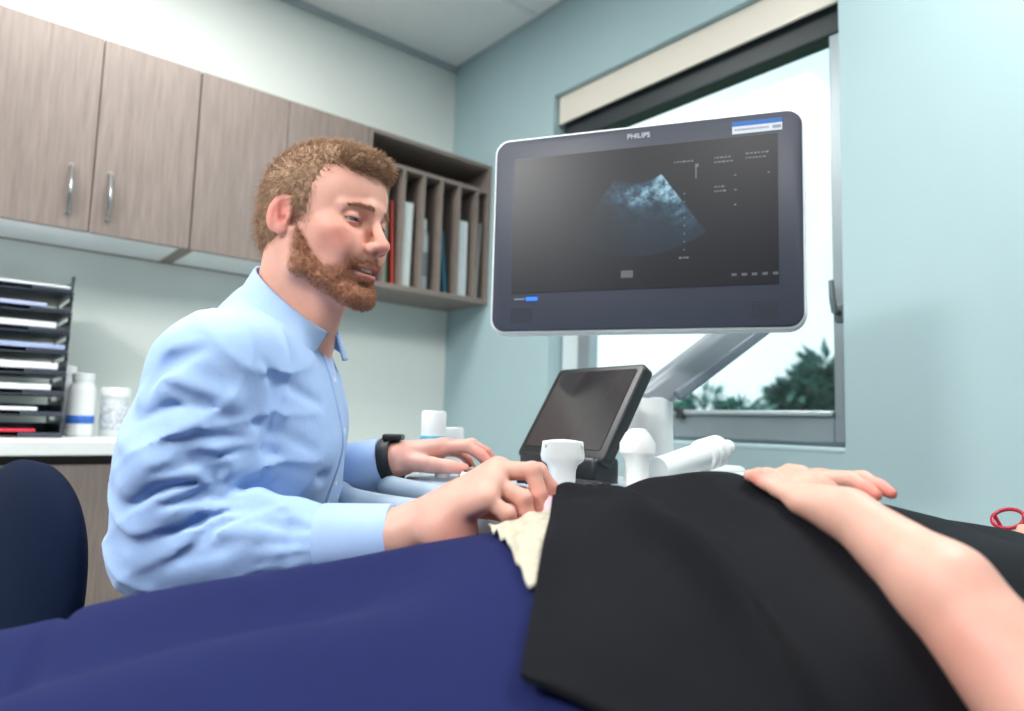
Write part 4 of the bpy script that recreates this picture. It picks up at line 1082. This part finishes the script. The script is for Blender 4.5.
# rest of the body, under the clothes
fy = Field((-.62, .64, .0), (.22, 1.34, 1.22), .009)
SN, EN = vv(-.352, .812, 1.052), vv(-.396, .835, .838)
SF, EF = vv(-.335, 1.125, 1.050), vv(-.40, 1.20, .865)
NB, PV = vv(-.335, .970, 1.115), vv(-.425, 1.030, .60)
fy.add(cone(vv(-.298, .958, 1.18), NB+vv(.01, 0, -.02), .045, .05), .02)
fy.add(ell((-.338, .985, .98), (.080, .130, .12)), .02); fy.add(ell((-.352, 1.005, .78), (.09, .125, .17)), .02); fy.add(cone((-.35, 1.0, .78), PV, .09, .10), .02); fy.add(ell(PV, (.11, .16, .11)), .05)
fy.add(cone(NB+vv(-.01, 0, -.03), SN, .03, .036), .01); fy.add(cone(NB+vv(-.01, 0, -.03), SF, .03, .036), .01)
fy.add(cone(SN, EN, .044, .038), .01); fy.add(cone(EN, vv(-.19, .80, .863), .036, .028), .01)
fy.add(cone(SF, EF, .042, .038), .01); fy.add(cone(EF, vv(-.27, 1.15, .914), .040, .028), .02)
KN = [vv(-.09, 1.00, .54), vv(-.12, 1.20, .54)]; AN = [vv(-.19, 1.00, .09), vv(-.22, 1.22, .09)]; HP_ = [vv(-.42, .95, .57), vv(-.41, 1.12, .57)]
for h_, k_, a_ in zip(HP_, KN, AN):
    fy.add(cone(h_, k_, .078, .055), .03); fy.add(cone(k_, a_, .052, .035), .02); fy.add(cone(a_+vv(-.02, 0, -.04), a_+vv(.13, -.02, -.055), .032, .028), .02)
PB, QB = fy.mesh()
parts_ = [(hx(Pf), Qf), (PN, QN), (PF, QF), (PB, QB)]
off = 0; PP = []; QQ = []
for p_, q_ in parts_: PP.append(p_); QQ.append(q_+off); off += len(p_)
hb = np.array(lin((226, 172, 156))[:3])
cN = skin_col(PN, [(f[1], .011, .55) for f in fgN]+[(f[2], .012, .75) for f in fgN]+[(f[0], .012, .25) for f in fgN]+[((-.055, .735, .885), .02, .35)], base=np.array(lin((216, 166, 150))[:3]))
cF = skin_col(PF, [(f[2], .016, .7) for f in fgF]+[(f[1], .014, .5) for f in fgF]+[((-.068, 1.078, .928), .02, .6)], base=np.array(lin((222, 168, 154))[:3]))
obj('body', (np.concatenate(PP), np.concatenate(QQ)), m_skin, man, VIEW, smooth=True, col=np.concatenate([fcol, cN, cF, np.tile(hb, (len(PB), 1))]))
# eyes, brows, teeth
for e in EYE:
    b = bmesh.new(); bmesh.ops.create_uvsphere(b, u_segments=24, v_segments=16, radius=.0128)
    v = np.array([p.co[:] for p in b.verts])+np.array(e); f = [tuple(q.index for q in fc.verts) for fc in b.faces]; b.free()
    g_ = np.array([.93, -.12, -.22]); g_ /= np.linalg.norm(g_)
    dd = ((v-np.array(e)) @ g_)/.0128
    cc = np.where(dd[:, None] > .93, np.array([[.01, .01, .012]]), np.where(dd[:, None] > .76, np.array([[.10, .16, .20]]), np.array([[.40, .35, .33]])))
    obj('eye', (hx(v), f), mat('eye', (230, 225, 220), .12, attr='Col', spec=.6), man, VIEW, smooth=True, col=cc)
th = MB()
for k in range(-4, 5):
    a = k*.0046; th.box((.0985-.0006*k*k-.003, a-.0021, -.0650), (.1035-.0006*k*k, a+.0021, -.0570), .001, 1)
obj('teeth', (hx(np.array(th.v)), th.f), mat('tooth_white', (236, 230, 220), .3), man, VIEW, smooth=True, kind='stuff')
# hair
m_hair = mat('ginger_brown_hair', (168, 134, 106), .55, var=.35, vscale=160, spec=.35)
m_beard = mat('ginger_brown_beard', (176, 124, 96), .6, var=.3, vscale=200, spec=.3)
fhr = Field((-.135, -.11, -.09), (.15, .11, .17), .0022)
fhr.add(ell((-.004, 0, .050), (.1035, .0815, .0895)), .01)
fhr.add(ell((.05, 0, .106), (.054, .054, .022), rotm(0, 12, 0)), .015)
fhr.add(ell((.088, -.005, .101), (.018, .042, .011), rotm(0, -8, 0)), .012)
fhr.add(ell((-.05, 0, .0), (.054, .066, .055)), .02)
x, y, z = fhr.xyz()
ay = np.abs(y)
zl = np.interp(x, [-.13, -.095, -.075, -.035, -.026, -.012, .006, .012, .026, .034, .045, .062, .075, .15], [-.035, -.055, -.06, -.035, .0, .036, .036, .0, -.008, .03, .070, .080, .082, .088]).astype(np.float32)
fhr.cut((zl-z+0*y)*.8)
nz = .0022*np.sin(310*x+90*z)*np.sin(270*y+60*x)*np.sin(250*z+110*y)
fhr.a = (fhr.a+nz).astype(np.float32)
ph, qh = fhr.mesh(); ph = relax(ph, qh, 1, .5)
hair_o = obj('hair', (hx(ph), qh), m_hair, man, VIEW, smooth=True)
nh = vnormals(ph, qh)
ok = (nh @ np.array([0, 0, 1]) > -.75) & (ph[:, 2] > -.06)
def comb(p):
    d = np.zeros_like(p)
    top = np.clip((p[:, 2]-.06)/.06, 0, 1)
    d[:, 0] = .95*top+.05; d[:, 2] = -.75*(1-top)+.15*top; return d
vst, fst = strands(ph[ok], nh[ok], 9000, .015, .00042, comb, 3, .28)
obj('hair_strands', (hx(vst), fst), m_hair, hair_o, VIEW, smooth=True, kind='stuff')
fr_ = ok & (ph[:, 0] > .055) & (ph[:, 2] > .085)
vs2, fs2 = strands(ph[fr_], nh[fr_], 900, .016, .00045, lambda p: np.tile(np.array([1.2, -.15, .25]), (len(p), 1)), 5, .30)
obj('forelock', (hx(vs2), fs2), m_hair, hair_o, VIEW, smooth=True, kind='stuff')
# beard: a thin layer over the jaw, plus bristles
x, y, z = fa.xyz()
zb = np.interp(x, [-.02, .004, .014, .024, .040, .060, .076, .090, .102, .14], [.0, .0, .0, -.020, -.044, -.060, -.060, -.0485, -.044, -.042]).astype(np.float32)
reg = z-zb+0*y
reg = np.maximum(reg, .010+.28*(-.03-z)*0-x+.000*y)
reg = np.maximum(reg, -(z+.074+.60*(x-.01))+0*y)
lipd = (np.sqrt((np.clip(x-.104, -.02, 1)/.022)**2+(y/.0200)**2+((z+.0670)/.0120)**2)-1)*.010
reg = np.maximum(reg, -lipd)
fbd = Field.__new__(Field); fbd.lo = fa.lo; fbd.h = fa.h; fbd.n = fa.n
wob = .0012*np.sin(420*x+130*z)*np.sin(390*z+170*y)
thk = .0022*np.clip(-reg/.02, 0, 1)-.0006
fbd.a = np.maximum(fa.a-thk+wob*.6, reg*.6).astype(np.float32)
pb, qb = fbd.mesh()
# keep only the outer skin of that layer
nb_ = vnormals(pb, qb)
beard = obj('beard', (hx(pb), qb), m_beard, man, VIEW, smooth=True)
i_ = np.clip(np.round((pb-fa.lo)/fa.h).astype(int), 0, fa.n-1); dv = fa.a[i_[:, 0], i_[:, 1], i_[:, 2]]
okb = dv > -.0012
def combb(p):
    d = np.zeros_like(p); d[:, 2] = -.9; d[:, 0] = .25; return d
vb_, fb_ = strands(pb[okb], nb_[okb], 6500, .0055, .00030, combb, 8, .4)
obj('beard_bristles', (hx(vb_), fb_), m_beard, beard, VIEW, smooth=True, kind='stuff')
for s_ in (-1, 1):
    rgb_ = np.random.default_rng(21 if s_ < 0 else 22); n_ = 620
    t_ = rgb_.uniform(0, 1, n_); wz_ = .0034*np.clip(np.minimum(t_*6+.35, (1.08-t_)*2.2), 0, 1)
    yy_ = .0105+.0365*t_; zz_ = .0285+.0085*t_-.0090*t_*t_+rgb_.uniform(-1, 1, n_)*wz_
    q_ = np.array([fa.snap((.10, s_*a_, b_), (-1, 0, 0), .06) for a_, b_ in zip(yy_, zz_)])
    vbr, fbr = strands(q_, np.tile(np.array([.35, 0, .1]), (n_, 1)), 430, .0060, .00028, lambda p, s_=s_: np.tile(np.array([-.25, s_*1.1, .25]), (len(p), 1)), 11, .22)
    obj('eyebrow', (hx(vbr), fbr), mat('eyebrow_hair', (170, 124, 100), .6, var=.2, vscale=200), man, VIEW, smooth=True, kind='stuff')

# ------------------------------------------------------------------ shirt
m_shirt = mat('light_blue_cotton', (162, 192, 235), .8, var=.05, vscale=14, bump=.35, bscale=26, bdist=.006, sheen=.15)
m_shirt2 = mat('light_blue_cotton_collar', (168, 196, 237), .8, var=.03, vscale=40, bump=.15, bscale=60, bdist=.003, sheen=.15)
fs = Field((-.58, .66, .70), (-.07, 1.33, 1.235), .0032)
fs.add(ell((-.338, .985, .985), (.104, .165, .150)), .03)
fs.add(ell((-.352, 1.005, .80), (.118, .155, .20)), .04)
fs.add(ell((-.362, .97, 1.045), (.072, .155, .085), rotm(0, 15, 0)), .03)
fs.add(cone(NB+vv(-.02, 0, -.01), SN+vv(0, .03, .0), .046, .050), .06); fs.add(cone(NB+vv(-.02, 0, -.01), SF+vv(0, -.03, 0), .050, .050), .03)
fs.add(cone(NB+vv(-.01, 0, -.03), NB+vv(.005, 0, .03), .062, .052), .05)
# sleeves
UM = SN*.5+EN*.5+vv(-.004, -.008, 0)
fs.add(cone(SN+vv(.035, .07, -.01), vv(-.300, .90, .96), .056, .072), .055); fs.add(cone(SN, UM, .062, .069), .045); fs.add(cone(UM, EN+vv(.0, 0, .01), .070, .064), .01)
FM = vv(-.30, .808, .858)
fs.add(cone(EN, FM, .062, .052, sq=((0, 0, 1), 1.05)), .01); fs.add(cone(FM, vv(-.196, .794, .866), .049, .034), .008)
fs.add(cone(SF, EF, .060, .058), .02); fs.add(cone(EF, vv(-.265, 1.153, .912), .054, .040), .01)
base_s = fs.a.copy()
W_ = (0, 1, 0)
def ridge(pts, r, lift, k=.012, d=W_):
    q = [fs.snap(p, d) for p in pts]
    for i in range(len(q)-1):
        fs.add(cone(q[i]+np.array(d)*(r-lift), q[i+1]+np.array(d)*(r-lift), r*(.7 if i == 0 else 1), r*(.7 if i == len(q)-2 else 1)), k)
def crease(pts, r, k=.014, d=W_, depth=.0):
    q = [fs.snap(p, d) for p in pts]
    for i in range(len(q)-1): fs.sub(cone(q[i]+np.array(d)*(depth-r*.35), q[i+1]+np.array(d)*(depth-r*.35), r*(.1 if i == 0 else 1), r*(.1 if i == len(q)-2 else 1)), k)
def V3(l): return [vv(*p) for p in l]
crease(V3([(-.400, .76, .900), (-.367, .76, .922), (-.322, .76, .930), (-.290, .76, .912)]), .008, .012, depth=.002)
ridge(V3([(-.405, .76, .922), (-.375, .76, .945), (-.325, .76, .952), (-.29, .76, .94)]), .012, .006, .024)
ridge(V3([(-.395, .76, .878), (-.360, .76, .900), (-.315, .76, .905)]), .011, .005, .022)
crease(V3([(-.395, .76, .993), (-.363, .76, 1.010), (-.31, .76, .998)]), .006, .011)
ridge(V3([(-.396, .76, 1.014), (-.363, .76, 1.030), (-.31, .76, 1.015)]), .010, .005, .02)
ridge(V3([(-.40, .76, .968), (-.350, .76, .985), (-.30, .76, .97)]), .010, .004, .02)
crease(V3([(-.395, .76, 1.020), (-.372, .76, 1.055), (-.340, .76, 1.070)]), .006, .014)
crease(V3([(-.285, .76, 1.065), (-.272, .76, 1.030), (-.278, .76, .98), (-.284, .76, .930)]), .006, .012, depth=.002)
ridge(V3([(-.318, .76, .889), (-.281, .76, .905), (-.22, .76, .897)]), .010, .006, .018)
crease(V3([(-.365, .76, .838), (-.306, .76, .862), (-.25, .76, .876)]), .007, .011)
crease(V3([(-.36, .76, .865), (-.31, .76, .882), (-.26, .76, .886)]), .005, .009)
ridge(V3([(-.40, .76, .845), (-.34, .76, .868), (-.27, .76, .872)]), .009, .004, .018)
crease(V3([(-.345, .76, .955), (-.315, .76, .938), (-.298, .76, .902)]), .006, .014)
for a_, b_, z_ in ((-.262, -.238, 1.02), (-.268, -.236, .965), (-.265, -.232, .93)):
    crease(V3([(a_-.02, .88, z_+.03), (b_, .88, z_-.005)]), .006, .018)
for a_, b_, c_ in (((-.292, .76, .992), (-.33, .76, 1.012), (-.368, .76, 1.030)), ((-.292, .76, .975), (-.335, .76, .978), (-.372, .76, .970)), ((-.292, .76, .962), (-.33, .76, .952), (-.372, .76, .936)),
                   ((-.292, .76, .908), (-.335, .76, .912), (-.37, .76, .900)), ((-.29, .76, .898), (-.335, .76, .888), (-.37, .76, .872)), ((-.29, .76, .888), (-.325, .76, .868), (-.352, .76, .846)),
                   ((-.212, .76, .852), (-.232, .76, .849), (-.262, .76, .842)), ((-.212, .76, .866), (-.236, .76, .866), (-.268, .76, .862)), ((-.212, .76, .880), (-.234, .76, .882), (-.258, .76, .884))):
    crease(V3([a_, b_, c_]), .0045, .010, depth=.0002)
# soft overall rumpling
x, y, z = fs.xyz()
fs.a = (fs.a+.0009*np.sin(46*x+31*z+9*y)*np.sin(38*z-22*y)).astype(np.float32)
qa = 34*z+20*x-10*y+2.2*np.sin(14*x+9*z)+1.5*np.sin(17*y-11*z); qb = 26*x-30*z+16*y+2.0*np.sin(12*z+15*y)
slv = np.clip((.92-y)/.06, 0, 1)*np.clip((-.20-x)/.05, 0, 1)
fs.a = (fs.a-slv*(.0034*(1-np.abs(np.sin(qa)))**3+.0022*(1-np.abs(np.sin(qb)))**3)).astype(np.float32)
pS, qS = fs.mesh(); pS = relax(pS, qS, 2, .5)
shirt = obj('shirt', (pS, qS), m_shirt, man, VIEW, smooth=True)
# cuffs
def band(a, b, ra, rb, th_, flat_dir, fl, name, material, parent, n=36):
    a = np.array(a); b = np.array(b); d = (b-a)/np.linalg.norm(b-a); e = np.array(flat_dir, float); e -= d*(e @ d); e /= np.linalg.norm(e); f_ = np.cross(d, e)
    v = []; q = []
    L = np.linalg.norm(b-a)
    prof = [(0, ra), (0, ra+th_*.8), (.06, ra+th_), (.94, rb+th_), (1, rb+th_*.8), (1, rb), (.5, (ra+rb)/2-.001)]
    for t_, r_ in prof:
        for j in range(n):
            an = 2*PI*j/n; v.append(a+d*L*t_+r_*(math.cos(an)*e*fl+math.sin(an)*f_))
    k = len(prof)
    for i in range(k):
        for j in range(n): q.append((i*n+j, i*n+(j+1) % n, ((i+1) % k)*n+(j+1) % n, ((i+1) % k)*n+j))
    return obj(name, (v, q), material, parent, VIEW, smooth=True, angle=50)
cfn = band((-.205, .796, .865), (-.126, .785, .872), .0355, .0315, .004, (0, 1, 0), .92, 'cuff', m_shirt2, shirt)
cff = band((-.265, 1.153, .913), (-.200, 1.136, .932), .042, .036, .0035, (0, 1, 0), .90, 'cuff', m_shirt2, shirt)
# collar: stand-up band folded over
def collar_pt(phi, s):
    """phi 0 at the back of the neck, +-pi at the front; s 0 inner top edge ... 1 outer lower edge"""
    cx_ = np.array([-.300, .955, 1.158]); fx_ = np.array([math.cos(math.radians(-14)), math.sin(math.radians(-14)), 0]); lx_ = np.array([-fx_[1], fx_[0], 0])
    fr = -math.cos(phi); sd = math.sin(phi)
    top = cx_+fx_*fr*.056+lx_*sd*.057+np.array([0, 0, -.047*fr])
    drop = .034+.012*(1-fr*fr)-.004*fr; o_ = fx_*fr*(.022 if fr < 0 else .018)+lx_*sd*.026
    if fr > 0: o_ = o_-fx_*.022*fr**3+lx_*math.copysign(.030, sd)*fr**4
    if s < .2:
        q = s/.2; return top+np.array([0, 0, .0035*math.sin(PI*q)])+o_*.15*q
    q = (s-.2)/.8
    return top+o_*(.15+.85*q)+np.array([0, 0, -drop*q])
def collar_side(sg):
    v = []; nu, nv = 40, 10
    for i in range(nu+1):
        for j in range(nv+1): v.append(collar_pt(sg*(PI-.16)*i/nu, j/nv))
    f = []
    for i in range(nu):
        for j in range(nv):
            q = (i*(nv+1)+j, (i+1)*(nv+1)+j, (i+1)*(nv+1)+j+1, i*(nv+1)+j+1); f.append(q)
    return v, f
for sg, nm in ((-1, 'collar'), (1, 'collar')):
    co = obj(nm, collar_side(sg), m_shirt2, shirt, VIEW, smooth=True)
    sd = co.modifiers.new('thickness', 'SOLIDIFY'); sd.thickness = .0022; sd.offset = 0
# placket and buttons down the front
fdir = (-1, .12, 0)
pz = np.linspace(1.085, .80, 26); pk = []
for z_ in pz:
    s0 = fs.snap((-.23, .955, z_), (-1, 0, 0), .12); pk.append(s0)
pk = np.array(pk)
v = []; f = []
for i, p in enumerate(pk):
    for dy, dx in ((-.017, -.004), (-.016, .0022), (.016, .0022), (.017, -.004)):
        q = fs.snap((p[0], p[1]+dy, p[2]), (-1, 0, 0), .1); v.append((q[0]+dx, q[1], q[2]))
for i in range(len(pk)-1):
    for j in range(3): f.append((i*4+j, (i+1)*4+j, (i+1)*4+j+1, i*4+j+1))
v = np.array(v).reshape(-1, 4, 3)
for _ in range(3): v[1:-1] = (v[:-2]+v[1:-1]*2+v[2:])/4
v[:, :, 0] += .0015
obj('placket', (v.reshape(-1, 3), f), m_shirt2, shirt, VIEW, smooth=True, angle=40)
for k in (3, 9, 15, 21):
    p = v[k].mean(0); Mx = T(p[0]+.0015, p[1], p[2]) @ Matrix.Rotation(PI/2, 4, 'Y')
    obj('button', MB().lathe([(.0048, 0), (.0052, .0008), (.0050, .0022), (.0035, .0018)], 16, Mx).vf, mat('button_white', (226, 230, 236), .3), shirt, VIEW, smooth=True, angle=40)
# wristwatch
wt_ = band((-.199, 1.136, .933), (-.180, 1.131, .937), .0345, .0338, .0035, (0, 1, 0), 1.0, 'wristwatch', mat('black_strap', (24, 26, 30), .5), man)
obj('watch_case', MB().box((-.203, 1.112, .967), (-.172, 1.152, .977), .003).vf, m_blk, wt_, VIEW)
# trousers and shoes
ft = Field((-.60, .80, .05), (.12, 1.32, .84), .008)
ft.add(ell(PV+vv(0, 0, .02), (.135, .185, .15)), .05)
for h_, k_, a_ in zip(HP_, KN, AN):
    ft.add(cone(h_, k_, .092, .068), .03); ft.add(cone(k_, a_, .066, .055), .02)
pT, qT = ft.mesh(); obj('trousers', (relax(pT, qT, 2), qT), mat('charcoal_wool', (44, 46, 52), .85, var=.05, vscale=40), man, VIEW, smooth=True)
for a_ in AN:
    fsn = Field(a_+vv(-.10, -.08, -.095), a_+vv(.22, .08, .03), .006)
    fsn.add(cone(a_+vv(-.03, 0, -.045), a_+vv(.14, -.02, -.055), .042, .034), .02); fsn.add(cone(a_, a_+vv(-.01, 0, -.04), .045, .045), .02)
    x, y, z = fsn.xyz(); fsn.cut(.002-z+0*x+0*y)
    pS_, qS_ = fsn.mesh(); obj('shoe', (pS_, qS_), mat('black_leather', (26, 25, 25), .35), man, VIEW, smooth=True)
# ------------------------------------------------------------------ transducer in the near hand
tr_ = thing('transducer', 'pale pink transducer held in the man\'s near hand on the belly', 'transducer', (.03, .775, .872), VIEW)
mb = MB(); mb.tube([(.042, .748, .884), (.047, .752, .896), (.048, .760, .908), (.034, .772, .916), (.012, .782, .922), (-.03, .792, .922)], [.016, .016, .013, .0115, .0105, .010], 18)
obj('probe_body', mb.vf, mat('pale_pink_plastic', (222, 196, 204), .4), tr_, VIEW, smooth=True, angle=60)
mb = MB(); mb.tube([(.0405, .747, .880), (.0415, .7475, .8835)], .0168, 18)
obj('probe_band', mb.vf, mat('violet_band', (104, 100, 158), .4), tr_, VIEW, smooth=True, angle=40)
mb = MB(); mb.tube([(-.03, .792, .922), (-.07, .83, .915), (-.05, .92, .86), (.02, .98, .78)], .0045, 10)
obj('cable', mb.vf, m_wp2, tr_, VIEW, smooth=True)
